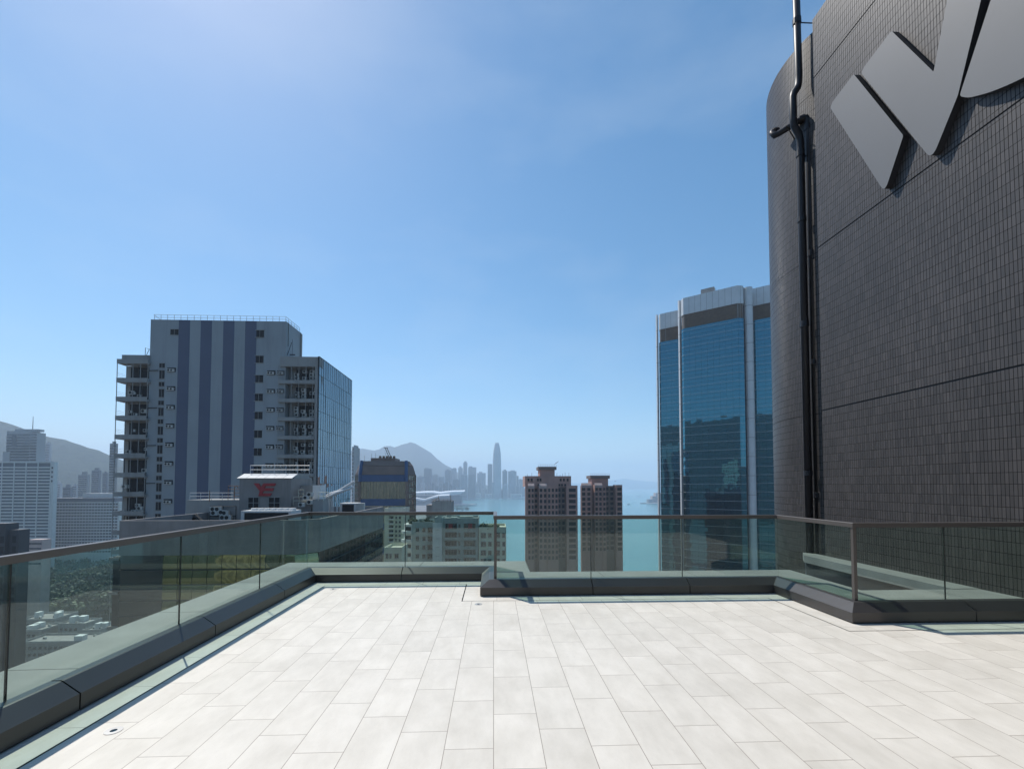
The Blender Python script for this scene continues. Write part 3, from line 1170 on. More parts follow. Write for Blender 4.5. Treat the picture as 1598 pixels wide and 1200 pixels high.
        for q, u in enumerate((3.0, 4.5, 6.0, 7.0)):
            for h in (0, .75, 1.5, 2.2):
                if random.random() < .62 and xa + u < xb - 1.4:
                    ac_unit(bal, xa + u + .35 + random.uniform(-.1, .2), .8, z + .05 + h, 1.05)
        for q in range(4):
            b = MB()
            u = xa + random.uniform(1.4, xb - xa - 1.2)
            b.tube([(u, .5, z), (u, .5, z + dz - .4)], random.uniform(.03, .08), 5)
            b.build('service_pipe', MAT['acd'], bal)
        z -= dz
    curtain(t, (xb, -.55), (xb, 21.0), 20, zw, 1.3, 3.86, MAT['bluegl'], MAT['mull'], .012, .16, .05)
    b = MB()
    b.box(xb - .3, xb - .04, -.5, 20.9, 0, zw - .05)
    b.box(xb - .3, xb + .03, -.5, 21.0, zw + .001, zw + .12)
    b.build('flank_wall', MAT['slate'], t)


striped_block()


# ------------------------------------------------------------------ low block with the red letters
def letters_block():
    Y = 48.0
    X0, X1, Y1 = -39.0, -19.1, 78.0
    ox, oy = (X0 + X1) / 2, Y
    t = thing('roof_plant_building', 'low grey block with red YE letters on its roof house and mirror window strips', 'building', (ox, oy, ZG))
    L = lambda px, py, y: (lambda p: (p.x - ox, p.y - oy, p.z - ZG))(at(px, py, y))
    zp = -2.1 - ZG
    zf = zp - 1.3
    x0, x1, d = X0 - ox, X1 - ox, Y1 - Y
    ch = 1.9                                     # splayed corner
    plan = [(x0, 0), (x1 - ch, 0), (x1, ch), (x1, d), (x0, d)]

    def shrink(a):
        return [(x0 + a, a), (x1 - ch - a * .41, a), (x1 - a, ch + a * .41), (x1 - a, d - a), (x0 + a, d - a)]
    b = MB()
    b.prism(shrink(.45), 0, zf)
    b.build('core', MAT['slate'], t)
    b = MB()
    o_, i_ = plan, shrink(.3)
    for i in range(5):
        j = (i + 1) % 5
        z0 = zp - 3.25
        b.face([(*o_[i], z0), (*o_[j], z0), (*o_[j], zp), (*o_[i], zp)])
        b.face([(*o_[i], zp), (*o_[j], zp), (*i_[j], zp), (*i_[i], zp)])
        b.face([(*i_[j], zp), (*i_[j], zf), (*i_[i], zf), (*i_[i], zp)][::-1])
        b.face([(*o_[j], z0), (*o_[i], z0), (*i_[i], z0), (*i_[j], z0)])
    b.build('parapet_wall', MAT['conc_d'], t)
    PIT_ = 1.58
    for k in range(0, 15):
        b = MB()
        z = zp - 3.62 - PIT_ * k
        h = .37 if k == 0 else .09
        for i in range(5):
            j = (i + 1) % 5
            a, c = o_[i], o_[j]
            b.face([(*a, z), (*c, z), (*c, z + h), (*a, z + h)])
            b.face([(*a, z + h), (*c, z + h), (*i_[j], z + h), (*i_[i], z + h)])
            b.face([(*c, z), (*a, z), (*i_[i], z), (*i_[j], z)])
        b.build('sill_band', MAT['conc_d'] if k == 0 else MAT['slate'], t)
    sh = shrink(.12)
    for k in range(0, 14):
        z1 = zp - 3.63 - PIT_ * k
        z0 = z1 - PIT_ + .1
        mid_ = tuple(Vector(sh[0]).lerp(Vector(sh[1]), .24))
        curtain(t, sh[0], mid_, z0, z1, 1.45, 9, MAT['dkglass'], MAT['mull'], .003, .05, .08, name='window_strip', mv=False, mh=False)
        curtain(t, mid_, sh[1], z0, z1, 1.45, 9, MAT['yegl'], MAT['mull'], .004, .05, .08, name='window_strip', bow=(-.10, .22), mv=False, mh=False)
        curtain(t, sh[1], sh[2], z0, z1, 1.3, 9, MAT['yegl'], MAT['mull'], .004, .05, .08, name='window_strip', bow=(-.06, .30), mv=False, mh=False)
        curtain(t, sh[2], sh[3], z0, z1, 1.45, 9, MAT['dkglass'], MAT['mull'], .004, .05, .08, name='window_strip', mh=False)
    # roof house with the letters: a real box with sunlit sloping eave and rail
    ya = 60.0
    p0, p1 = L(374, 746, ya), L(453, 750, ya)
    yh = p0[1]
    zt = p0[2]
    b = MB()
    b.box(p0[0], p1[0] + .1, yh, yh + 7, zf, zt)
    b.build('roof_house', MAT['conc_d'], t)
    b = MB()
    n = 6
    for k in range(n):
        a, c = p0[0] - .3 + (p1[0] - p0[0] + .6) * k / n, p0[0] - .3 + (p1[0] - p0[0] + .6) * (k + 1) / n - .05
        b.prism([(yh - .15, zt), (yh + 1.6, zt + .62), (yh + 1.6, zt + .55), (yh - .05, zt - .05)][::-1], a, c, 'x')
    b.build('eave', MAT['white'], t)
    b = MB()
    b.box(p0[0] + .4, p1[0] - .2, yh + 1.6, yh + 6.5, zt, zt + .6)
    b.build('roof_deck', MAT['conc'], t)
    rail_mb([(p0[0] + .45, yh + 1.7, zt + .6), (p1[0] + 1.8, yh + 1.7, zt + .6)], 1.15, 1.5, .035).build('roof_rail', MAT['mull_l'], t)
    # the letters Y and E as one joined emblem, from the sign on the wall
    em = [[(396.5, 754), (404.5, 754), (407.5, 760.2), (412, 754), (431, 754), (429, 758.2), (415, 758.2), (413.5, 761.5), (428, 761.5), (426, 766), (411.5, 766), (410, 769.5), (425, 769.5), (422, 774), (404, 774), (406, 766)]]
    b = MB()
    for poly in em:
        pl = [(L(x, y, ya)[0], L(x, y, ya)[2]) for x, y in poly]
        ar = sum(pl[i][0] * pl[(i + 1) % len(pl)][1] - pl[(i + 1) % len(pl)][0] * pl[i][1] for i in range(len(pl)))
        if ar < 0:
            pl = pl[::-1]
        b.prism(pl, yh - .14, yh - .003, 'y')
    b.build('emblem_letters', MAT['red'], t)
    sp = []
    for a, c in ((387.5, 404), (419.5, 437)):
        q0, q1 = L(a, 776, ya), L(c, 793, ya)
        sp.append((q0[0], q1[0], yh, q1[2], q0[2]))
    many(t, 'window', sp, MAT['dark'], lambda b, q: b.box(q[0], q[1], q[2] - .02, q[2] + .3, q[3], q[4]),
         [('window_frame', lambda b, q: [b.box(q[0] - .08, q[1] + .08, q[2] - .1, q[2] - .021, z - .03, z + .03) for z in (q[3], (q[3] + q[4]) / 2, q[4])] +
           [b.box(x - .03, x + .03, q[2] - .09, q[2] - .021, q[3], q[4]) for x in (q[0], (q[0] + q[1]) / 2, q[1])], MAT['conc'])])
    # left low house
    q0, q1 = L(291, 780, 62), L(374, 781, 62)
    zl = q0[2]
    b = MB()
    b.box(q0[0], q1[0], q0[1], q0[1] + 6, zf, zl)
    b.build('roof_house', MAT['conc'], t)
    rail_mb([(q0[0] + .3, q0[1] + .2, zl), (q1[0] - 1.0, q0[1] + .2, zl)], .95, 1.3, .03).build('roof_rail', MAT['mull_l'], t)
    b = rail_mb([(q1[0] - 1.9, q0[1] + .6, zl), (q1[0] - .2, q0[1] + .6, zl)], 1.9, .8, .035, 4)
    b.tube([(q1[0] - .9, q0[1] + .3, zl), (q1[0] - .9, q0[1] + .3, zl + 1.7), (q1[0] - .6, q0[1] + .3, zl + 1.9), (q1[0] - .4, q0[1] + .3, zl + 1.6)], .06, 6)
    b.tube([(q0[0] + 3.1, q0[1] - .1, zl - .2), (q0[0] + 3.1, q0[1] - .1, zl + 1.3)], .05, 6)
    b.build('access_ladder', MAT['rust'], t)
    b = MB()
    c0, c1 = L(328, 790, 61.5), L(368, 812, 61.5)
    for x in (c0[0], (c0[0] + c1[0]) / 2, c1[0]):
        b.tube([(x, c0[1], zf), (x, c0[1], c0[2])], .05, 5)
    for z in (c0[2], c0[2] - 1.3, c1[2]):
        b.tube([(c0[0], c0[1], z), (c1[0], c0[1], z)], .05, 5)
    b.build('unit_rack', MAT['acd'], t)
    for px, py in ((334, 798), (341, 798), (335, 804), (347, 803), (352, 804), (349, 811), (356, 811)):
        q = L(px, py, 61.4)
        ac_unit(t, q[0], q[1], q[2], 1.05)
    b = MB()
    q = L(306, 810, 59)
    b.tube([(q[0] - .6, q[1], zf), (q[0], q[1], zf + 1.0), (q[0] + .7, q[1], zf + .2)], .35, 8)
    b.build('tarpaulin', MAT['acd'], t)
    # big cooling units on the near roof
    for a, c, top, yy, nm in ((376, 455, 797, 52.5, 0), (530, 556, 785, 69, 1)):
        q0, q1 = L(a, top, yy), L(c, top, yy)
        b = MB()
        z = q0[2]
        b.box(q0[0], q1[0], q0[1], q0[1] + 2.6, z - .22, z)
        for x in (q0[0], q1[0] - .35):
            b.box(x, x + .35, q0[1], q0[1] + 2.6, zf, z - .22)
        u = b.build('cooling_unit', MAT['white'], t)
        b = MB()
        b.box(q0[0] + .35, q1[0] - .35, q0[1] + .15, q0[1] + 2.5, zf, z - .22)
        b.build('coil', MAT['dark'], u)
        if nm == 0:
            nn = 7
            for k in range(nn):
                b = MB()
                x = q0[0] + .9 + (q1[0] - q0[0] - 1.4) * k / (nn - 1)
                b.tube([(x, q0[1] + 1.3, z), (x, q0[1] + 1.3, z + .25)], .42, 12)
                b.build('fan_cowl', MAT['panel'], u)
        else:
            b = MB()
            b.box(q1[0] + .05, q1[0] + 1.2, q0[1] - .2, q0[1] + .5, zf, z)
            b.build('control_box', MAT['acw'], u)
    # right-hand roof clutter: lower rooms, tank, screens
    for x0p, x1p, y0p, yy, mt in ((454, 492, 757, 63, 'conc'), (447, 486, 780, 60.5, 'conc_d'), (488, 504, 779, 60, 'conc'), (488, 500, 757, 61, 'panel'), (462, 478, 745, 66, 'conc')):
        q0, q1 = L(x0p, y0p, yy), L(x1p, y0p, yy)
        b = MB()
        b.box(q0[0], q1[0], q0[1], q0[1] + 2, zf, q0[2])
        b.build('plant_room', MAT[mt], t)
    for a, c, top, yy in ((458, 485, 775, 60.3), (497, 513, 768, 59), (466, 474, 764, 60.2)):
        q0, q1 = L(a, top, yy), L(c, top, yy)
        b = rail_mb([(q0[0], q0[1], q0[2] - 1.1), (q1[0], q0[1], q0[2] - 1.1)], 1.1, .7, .03)
        b.build('roof_rail', MAT['cream'], t)
    for px, py, yy in ((478, 775, 60), (484, 770, 60), (471, 786, 60), (484, 782, 60.2)):
        q = L(px, py, yy)
        ac_unit(t, q[0], q[1], q[2] - .4, .9)
    # curved twin intake ducts on a branched stand
    q0, q1, q2, q3 = L(504, 777, 66), L(528, 767, 66), L(553, 751, 66), L(552, 760, 66)
    b = MB()
    b.tube([q0, tuple((Vector(q0) + Vector(q1)) / 2 + Vector((0, 0, .1))), q1, q2], [.22, .26, .24, .16], 10)
    b.tube([(q0[0], q0[1] - .3, q0[2] - .25), (q1[0], q1[1] - .3, q1[2] - .15), q3], [.2, .24, .15], 10)
    dct = b.build('roof_duct', MAT['panel'], t)
    b = MB()
    for x0p, x1p in ((514, 512), (518, 519), (523, 526), (516, 516)):
        a, c = L(x0p, 773, 66), L(x1p, 798, 66)
        b.tube([a, ((a[0] + c[0]) / 2 + .1, a[1], (a[2] + c[2]) / 2), (c[0], c[1], zf)], [.14, .1, .12], 8)
    b.build('duct_stand', MAT['panel'], dct)
    a, c = L(504, 779, 66), L(512, 798, 66)
    b = MB()
    b.box(a[0], c[0], a[1] - .2, a[1] + .3, zf, a[2] - .2)
    b.build('duct_box', MAT['panel'], dct)


letters_block()


# ------------------------------------------------------------------ brown office block with blue bands
def banded_office():
    Y = 190.0
    ox = -46.0
    t = thing('banded_office', 'brown office block with chamfered crown, blue spandrel bands and mirror glass', 'building', (ox, Y, ZG))
    L = lambda px, py, y=Y: (lambda p: (p.x - ox, p.y - Y, p.z - ZG))(at(px, py, y))
    x0, x1 = L(562, 750)[0], L(634, 750)[0]
    xL, xR = L(549, 750)[0], L(648, 750)[0]
    ztop, zsh = L(600, 719)[2], L(600, 740)[2]
    zb0, zb1 = L(600, 751.5)[2], L(600, 741)[2]
    zc0, zc1 = L(600, 788)[2], L(600, 778.5)[2]
    b = MB()
    plan = [(x0, 0), (x1, 0), (xR - .6, 4.5), (xR - 2.6, 15), (x1 - 4, 20), (x0, 25), (xL, 20), (xL, 4.5)]
    pin = [(x0 + .5, 1.0), (x1 - .5, 1.0), (xR - 1.3, 5), (xR - 3.2, 14.7), (x1 - 4.5, 19.5), (x0 + .5, 24.5), (xL + .7, 19.7), (xL + .7, 5)]
    b.prism(pin, 0, zsh)
    b.build('core', MAT['mull'], t)
    b = MB()
    top = [(x0 + .4, 1.6), (x1 - .6, 1.6), (x1 + .3, 5.5), (x1 - 1.4, 14.5), (x1 - 4.6, 18.5), (x0 + .4, 23), (x0 - .9, 19), (x0 - .9, 5.5)]
    zz = [zsh - .2, zsh + (ztop - zsh) * .62, ztop]
    mid = [tuple(Vector(p).lerp(Vector(q), .42)) for p, q in zip(plan, top)]
    for lo, hi, za, zb in ((plan, mid, zz[0], zz[1]), (mid, top, zz[1] + .15, zz[2])):
        for i in range(8):
            j = (i + 1) % 8
            b.face([(*lo[i], za), (*lo[j], za), (*hi[j], zb), (*hi[i], zb)])
    b.face([(*p, ztop) for p in top])
    b.face([(*p, zz[1]) for p in mid])
    cr = b.build('crown', MAT['brown'], t)
    for xs, hx in ((x0, x0 + .2), (x1, x1 - .3)):
        b = MB()
        b.tube([(xs, -.15, zb0), (xs, -.1, zsh), (hx, 1.3, ztop)], .75, 6)
        b.build('blue_rib', MAT['blue'], t)
    b = MB()
    b.box(x0 + 3, x0 + 13.5, 5, 15, ztop, ztop + 1.5)
    b.build('roof_house', MAT['brown'], cr)
    for k in range(5):
        b = MB()
        b.box(x0 + 6.5 + 1.5 * k, x0 + 7.4 + 1.5 * k, 5, 6, ztop + 1.5, ztop + 2.4)
        b.build('roof_vent', MAT['louvre'], cr)
    for k in range(6):
        b = MB()
        x = x0 + .8 + 2.3 * k + random.uniform(-.5, .5)
        b.tube([(x, 4, ztop), (x, 4, ztop + random.uniform(2, 4.2))], .05, 5)
        b.build('aerial', MAT['louvre'], cr)
    # bands and glass down the front and the two chamfers
    step = zb1 - zc1
    z = zb1
    k = 0
    while z > 40:
        b = MB()
        h = zb1 - zb0
        for a, c in ((plan[0], plan[1]),):
            b.prism([(a[0], a[1] - .12), (c[0], c[1] - .12), (c[0], .4), (a[0], .4)], z - h, z)
        b.build('blue_band', MAT['blue'], t)
        curtain(t, (x0, 0), (x1, 0), z - step, z - h, 1.35, 5.2, MAT['ygl2'], MAT['mull'], .02, .07, .08)
        z -= step
        k += 1
    for a, c in ((plan[1], plan[2]), (plan[7], plan[0])):
        curtain(t, a, c, 20, zsh - .3, 1.5, 2.6, MAT['ygl2'], MAT['brown'], .01, .5, .7)
    for xs in (x1 - .2, x0 - .6):
        b = MB()
        b.box(xs, xs + .9, -.5, .5, 0, zb0)
        b.build('pier', MAT['brown'], t)
    curtain(t, plan[2], plan[3], 20, zsh - .3, 1.8, 2.6, MAT['ygl2'], MAT['brown'], .01, .6, .8)
    # tower crane standing behind the block
    c = thing('roof_crane', 'slim luffing crane jib leaning above the brown office block', 'crane', at(610, 719, 196))
    o = c.location
    b = MB()
    pa, pb = at(610, 721, 196) - o, at(601, 699, 196) - o
    for s in (0, 1.0):
        b.tube([pa + Vector((s, 0, 0)), pb + Vector((s * .8, 0, 0))], .14, 5)
    for k in range(9):
        q = pa.lerp(pb, k / 8)
        r = pa.lerp(pb, min(1, (k + .5) / 8))
        b.tube([q, r + Vector((.9, 0, 0))], .06, 4)
    b.tube([pb + Vector((-.6, 0, .05)), pb + Vector((1.2, 0, 0))], .15, 5)
    b.build('jib', MAT['acd'], c)


banded_office()


# ------------------------------------------------------------------ old residential blocks through the front glass
def flats(name, label, x0p, x1p, ytop, Y, depth, mat, cols, nrow, dz=2.9, side=None, group=None, win=None, zoff=1.9, frame='conc'):
    p0, p1 = at(x0p, ytop, Y), at(x1p, ytop, Y)
    ox = (p0.x + p1.x) / 2
    t = thing(name, label, 'building', (ox, Y, ZG), 0, group)
    w = p1.x - p0.x
    zt = p0.z - ZG
    b = MB()
    b.box(-w / 2, w / 2, 0, depth, 0, zt)
    b.build('wall', MAT[mat], t)
    b = MB()
    for q in ((-w / 2, w / 2, 0, .2), (-w / 2, w / 2, depth - .2, depth), (-w / 2, -w / 2 + .2, .2, depth - .2), (w / 2 - .2, w / 2, .2, depth - .2)):
        b.box(*q, zt + .002, zt + .8)
    b.build('roof_parapet', MAT[mat], t)
    specs = []
    for r in range(nrow):
        z = zt - zoff - dz * r
        for (u0, u1, h) in cols:
            a, c = at(u0, ytop, Y).x - ox, at(u1, ytop, Y).x - ox
            specs.append((a, c, z - h / 2, z + h / 2))
    f = lambda b, q: b.box(q[0], q[1], -.02, .2, q[2], q[3])
    fr = lambda b, q: (b.box(q[0] - .12, q[1] + .12, -.35, -.021, q[3], q[3] + .12), b.box(q[0] - .12, q[1] + .12, -.2, -.021, q[2] - .12, q[2]),
                       *[b.box(q[0] + (q[1] - q[0]) * k - .03, q[0] + (q[1] - q[0]) * k + .03, -.06, -.021, q[2], q[3]) for k in ((0, .5, 1) if q[1] - q[0] < 2.2 else (0, .25, .5, .75, 1))])
    many(t, 'window', specs, MAT['win'], f, [('window_frame', fr, MAT[frame])])
    return t, ox, w, zt, Y


def plants(parent_x, y, z, w, n, label, name='roof_shrub', group='roof garden shrubs'):
    for k in range(n):
        x = parent_x + random.uniform(-w / 2, w / 2)
        b = MB()
        h = random.uniform(.8, 2.0)
        for q in range(70):
            c = Vector((random.gauss(0, .45), random.gauss(0, .45), abs(random.gauss(h * .5, h * .3))))
            d = Vector((random.uniform(-1, 1), random.uniform(-1, 1), random.uniform(-1, 1))).normalized() * .22
            e = d.orthogonal().normalized() * .16
            b.face([c - d - e, c + d - e, c + d + e, c - d + e])
        o = b.build(name, random.choice([MAT['leaf'], MAT['leaf_d']]))
        o.location = (x, y + random.uniform(0, 2.5), z)
        tag(o, label, 'shrub', group)


def old_flats():
    # the corner block with the roof garden, its lit balcony side on the left
    t, ox, w, zt, Y = flats('old_apartment_block', 'pale old apartment block with a roof garden and curved balconies on its left corner', 643, 680, 818, 150, 14, 'pale',
                            [(649, 654, 1.3), (659.5, 664, 1.3), (667.5, 677, 1.6)], 8)
    xa = at(628.5, 818, 150).x - ox
    b = MB()
    b.prism([(xa, 2.2), (xa + .8, .6), (-w / 2, 0), (-w / 2, 13), (xa, 13)], 0, zt - .1)
    b.build('corner_bay', MAT['white'], t)
    for r in range(8):
        z = zt - 1.0 - 2.9 * r
        b = MB()
        b.prism([(xa - .9, 2.0), (xa + .3, -.5), (-w / 2 - .1, -.9), (-w / 2 - .1, .3), (xa, 2.4)], z - 2.1, z - 1.2)
        o = b.build('balcony', MAT['white'], t)
        b = MB()
        b.prism([(xa + .75, .55), (-w / 2 - .35, -.02), (-w / 2 - .35, .5), (xa + .9, 1.0)], z - 1.1, z + .1)
        b.build('window', MAT['dark'], o)
    plants(ox - 1, 151, ZG + zt, 8, 12, 'leafy roof shrub on the corner apartment block with curved balconies')
    # middle block: slim stair tower and wide red-curtained windows
    t, ox, w, zt, Y = flats('old_apartment_block', 'slim pale stair tower between the roof garden block and the wide windowed block', 678, 690, 811, 148.5, 8, 'pale', [(680.5, 685.5, 1.1)], 8, zoff=3.9)
    b = MB()
    b.box(w / 2 - 3.1, w / 2 + .0, -.25, -.003, 20, zt - 1)
    b.build('drain_stack', MAT['white'], t)
    t, ox, w, zt, Y = flats('old_apartment_block', 'wide pale apartment block with dark red curtains behind its top windows', 690, 746, 812, 150, 14, 'pale',
                            [(695, 713, 1.7), (715.5, 718.5, 1.3), (724, 742, 1.7)], 8)
    for a, c in ((700, 706), (731, 737)):
        b = MB()
        z = zt - 1.9
        b.box(at(a, 812, 150).x - ox, at(c, 812, 150).x - ox, -.05, -.023, z - .8, z + .8)
        b.build('red_curtain', MAT['red'], t)
    for r in range(1, 8):
        for a, c in ((694, 719), (722, 745)):
            if (r + a) % 3 != 1:
                b = MB()
                z = zt - 1.9 - 2.9 * r
                x0, x1 = at(a, 812, 150).x - ox, at(c, 812, 150).x - ox
                b.box(x0, x1, -1.0, -.36, z - 1.6, z - 1.45)
                b.box(x0, x1, -1.0, -.92, z - 1.45, z - .8)
                b.build('balcony', MAT['pale'], t)
    for x0p, x1p, yt, yy in ((688, 700, 808, 153), (703, 713, 807, 152), (717, 738, 805.5, 156)):
        a, c = at(x0p, yt, yy), at(x1p, yt, yy)
        b = MB()
        b.box(a.x - ox, c.x - ox, yy - 150, yy - 147, zt, a.z - ZG)
        b.build('roof_hut', MAT['pale'], t)
    for x0p, x1p, yt, yy in ((701, 712, 807.5, 151.2), (681, 692, 808.5, 151.5)):
        a, c = at(x0p, yt, yy), at(x1p, yt, yy)
        b = MB()
        for k in range(6):
            u = a.x - ox + (c.x - a.x) * k / 6
            b.box(u, u + .9, yy - 150, yy - 149.2, a.z - ZG - .45 + .1 * (k % 2), a.z - ZG - .3 + .1 * (k % 2))
        b.box(a.x - ox, c.x - ox, yy - 150, yy - 149.9, zt, a.z - ZG - .46)
        b.build('roof_canopy', MAT['white'], t)
    t, ox, w, zt, Y = flats('old_apartment_block', 'lower yellowish apartment block with shrubs on its roof beside the water', 747, 790, 826, 150, 14, 'cream',
                            [(750.5, 758.5, 1.6), (762, 767, 1.4), (772, 780, 1.6), (784, 788, 1.4)], 7, zoff=2.0)
    plants(ox - 1.2, 150.5, ZG + zt, 6, 9, 'low dark shrub on the roof of the yellowish apartment block', group='shrubs on the yellowish block')
    # cream tower added in place of a reflection in the office glass, low cream annex in front of it
    t, ox, w, zt, Y = flats('reflection_tower', 'slim cream tower with balconies standing in for a reflection in the brown office glass', 600, 630, 796, 176, 12, 'cream',
                            [(607.5, 614, .9), (617, 620, .8), (622.5, 625.5, .8)], 16, 1.75, zoff=1.2)
    for r in range(16):
        b = MB()
        z = zt - 1.2 - 1.75 * r
        x0, x1 = at(606, 796, 176).x - ox, at(615, 796, 176).x - ox
        b.box(x0, x1, -.9, -.36, z - .75, z - .4)
        b.build('balcony', MAT['white'], t)
    flats('low_apartment_block', 'low cream block with a flat walled roof below the slim cream tower', 600, 627, 858, 135, 9, 'cream', [(602, 606, 1.3), (608, 611, 1.3), (616, 622, 1.3)], 5, zoff=1.8)
    # grey roof house behind with railings and a small jib
    t, ox, w, zt, Y = flats('grey_rooftop_block', 'plain grey block with roof railings and a small hoist behind the old flats', 674, 704, 785.5, 175, 12, 'conc', [(679, 682, 1), (696, 699, 1)], 5, 3.2, zoff=4)
    rail_mb([(-w / 2, .2, zt + .8), (w / 2, .2, zt + .8)], 1.0, 1.6, .05).build('roof_rail', MAT['louvre'], t)
    b = MB()
    b.box(-w / 2 - 2.2, -w / 2 - .02, .5, 8, 0, zt - .6)
    b.build('side_wing', MAT['conc_d'], t)
    b = MB()
    for x, h in ((-1.2, 3.0), (w / 2 - .3, 3.2)):
        b.tube([(x, 1, zt), (x, 1, zt + h)], .12, 5)
    b.tube([(-4.2, 1, zt + .4), (-1.2, 1, zt + 2.2)], .12, 5)
    b.build('hoist', MAT['louvre'], t)


old_flats()


# ------------------------------------------------------------------ twin brown towers
def brown_tower(label, Y, edges, ytop, cap, high=None):
    """edges: list of (x0px, x1px, setback, kind) bays left to right"""
    xm = at((edges[0][0] + edges[-1][1]) / 2, ytop, Y).x
    t = thing('apartment_tower', label, 'building', (xm, Y, ZG), 0, 'twin brown apartment towers')
    X = lambda px: at(px, ytop, Y).x - xm
    zt = at(850, ytop, Y).z - ZG
    x0, x1 = X(edges[0][0]), X(edges[-1][1])
    b = MB()
    b.prism([(x0 + .6, 5.4), (x1 - .6, 5.4), (x1 - 1.5, 20), (x0 + 5.5, 20)], 0, zt - .5)
    b.build('core', MAT['pink'], t)
    dz = 2.72
    wins, dk = [], []
    for a, c, back, kind in edges:
        top = zt + (kind[1] if isinstance(kind, tuple) else 0)
        kd = kind[0] if isinstance(kind, tuple) else kind
        b = MB()
        xa, xc = X(a), X(c)
        if kd in ('L', 'Rr'):
            r = 1.3
            cx = xa + r if kd == 'L' else xc - r
            arc = [(cx + r * math.cos(q), back + r + r * math.sin(q)) for q in [math.pi + math.pi / 2 * k / 6 for k in range(7)]] if kd == 'L' else \
                  [(cx + r * math.cos(q), back + r + r * math.sin(q)) for q in [1.5 * math.pi + math.pi / 2 * k / 6 for k in range(7)]]
            pl = arc + [(xc, back), (xc, 6), (xa + 1.2, 6)] if kd == 'L' else [(xa, back)] + arc + [(xc, 6), (xa, 6)]
            b.prism(pl, 0, top)
        else:
            b.prism([(xa, back), (xc, back), (xc, 6), (xa + (1.0 if a == edges[0][0] else 0), 6)], 0, top - (0 if kd != 'dark' else .8))
        b.build('bay', MAT['pink'] if kd != 'dark' else MAT['brown'], t)  # setback bays: recess shade put into a darker brown
        nw = {'w1': 1, 'w2': 2, 'w3': 3, 'L': 0, 'Rr': 1, 'dark': 2, 'pier': 0, 'pale': 2}[kd]
        if kd == 'pale':
            b = MB()
            b.prism([(back - .5, top - .2), (back + .6, top + 1.0), (back + .6, top - 1.6), (back - .5, top - 1.6)][::-1], xa + .1, xc - .1, 'x')
            b.build('sloped_band', MAT['pink_l'], t)
        for r in range(13):
            z = top - 2.3 - dz * r
            for k in range(nw):
                ww = (xc - xa) / nw
                a0 = xa + ww * k + ww * .2
                hh = .85 if kd != 'w1' else .75
                wins.append((r, a0, a0 + ww * .6, back, z - hh, z + hh))
    wins.sort()
    wins = [q[1:] for q in wins]
    many(t, 'window', wins, MAT['dark'], lambda b, q: b.box(q[0], q[1], q[2] - .03, q[2] + .2, q[3], q[4]),
         [('sill', lambda b, q: b.box(q[0] - .1, q[1] + .1, q[2] - .25, q[2] - .031, q[3] - .12, q[3]), MAT['pink_l'])])
    a, c, y0, y1, y2 = cap
    yy = 5
    za, zb, zc = [at(850, q, Y).z - ZG for q in (y0, y1, y2)]
    b = MB()
    b.box(X(a) + .8, X(c) - .8, yy, yy + 9, zt - .6, zb)
    b.build('roof_house', MAT['pink'], t)
    b = MB()
    b.box(X(a), X(c), yy - .8, yy + 10, zb, za)
    b.build('roof_tank', MAT['brown'], t)
    rail_mb([(X(a), yy - .7, za), (X(c), yy - .7, za)], 1.1, 1.1, .05).build('roof_rail', MAT['mull_l'], t)
    if high:
        a, c, yt = high
        zh = at(850, yt, Y).z - ZG
        b = MB()
        b.box(X(a), X(c), 3, 20, zt - .6, zh)
        b.build('upper_storey', MAT['pink'], t)
        ws = [(X(p), X(p + 3), 3, zh - 2.6, zh - 1.2) for p in (824, 829, 839, 843, 875, 880, 886)] + [(X(p), X(p + 3), 3, zh - 5.0, zh - 3.9) for p in (824, 829, 840, 846, 873, 877, 882)]
        many(t, 'window', ws, MAT['dark'], lambda b, q: b.box(q[0], q[1], q[2] - .03, q[2] + .2, q[3], q[4]))
        b = MB()
        b.box(X(832), X(837), 2.2, 2.99, zt - 1, zh)
        b.build('pier', MAT['red'] if False else MAT['pink'], t)
        b = MB()
        for p in (824, 831, 871, 876, 880, 884, 890):
            b.tube([(X(p), 4, zh), (X(p), 4, zh + random.uniform(.6, 1.9))], .07, 5)
        b.build('aerial', MAT['louvre'], t)
    return t


def twin_towers():
    brown_tower('left and taller of the twin brown apartment towers by the water', 215, [(819.5, 823.5, 0, 'L'), (823.5, 834, .3, 'pale'), (834, 841, 4.2, 'w1'), (841, 854, .2, 'pale'), (854, 871, -.5, 'w3'),
                 (871, 884, 3.6, 'dark'), (884, 902, 0, 'Rr')], 757.5, (841.5, 870.5, 727.5, 732.5, 742), (820, 893, 742.5))
    brown_tower('right and slimmer of the twin brown apartment towers by the water', 240, [(907, 923, .2, 'pale'), (923, 928, 4.0, 'pier'), (928, 940, .2, 'pale'), (940, 945.5, -.4, 'w1'), (945.5, 961, 3.4, 'dark'), (961, 972, 0, 'Rr')],
                756.5, (924, 955, 741.5, 746.5, 757))


twin_towers()


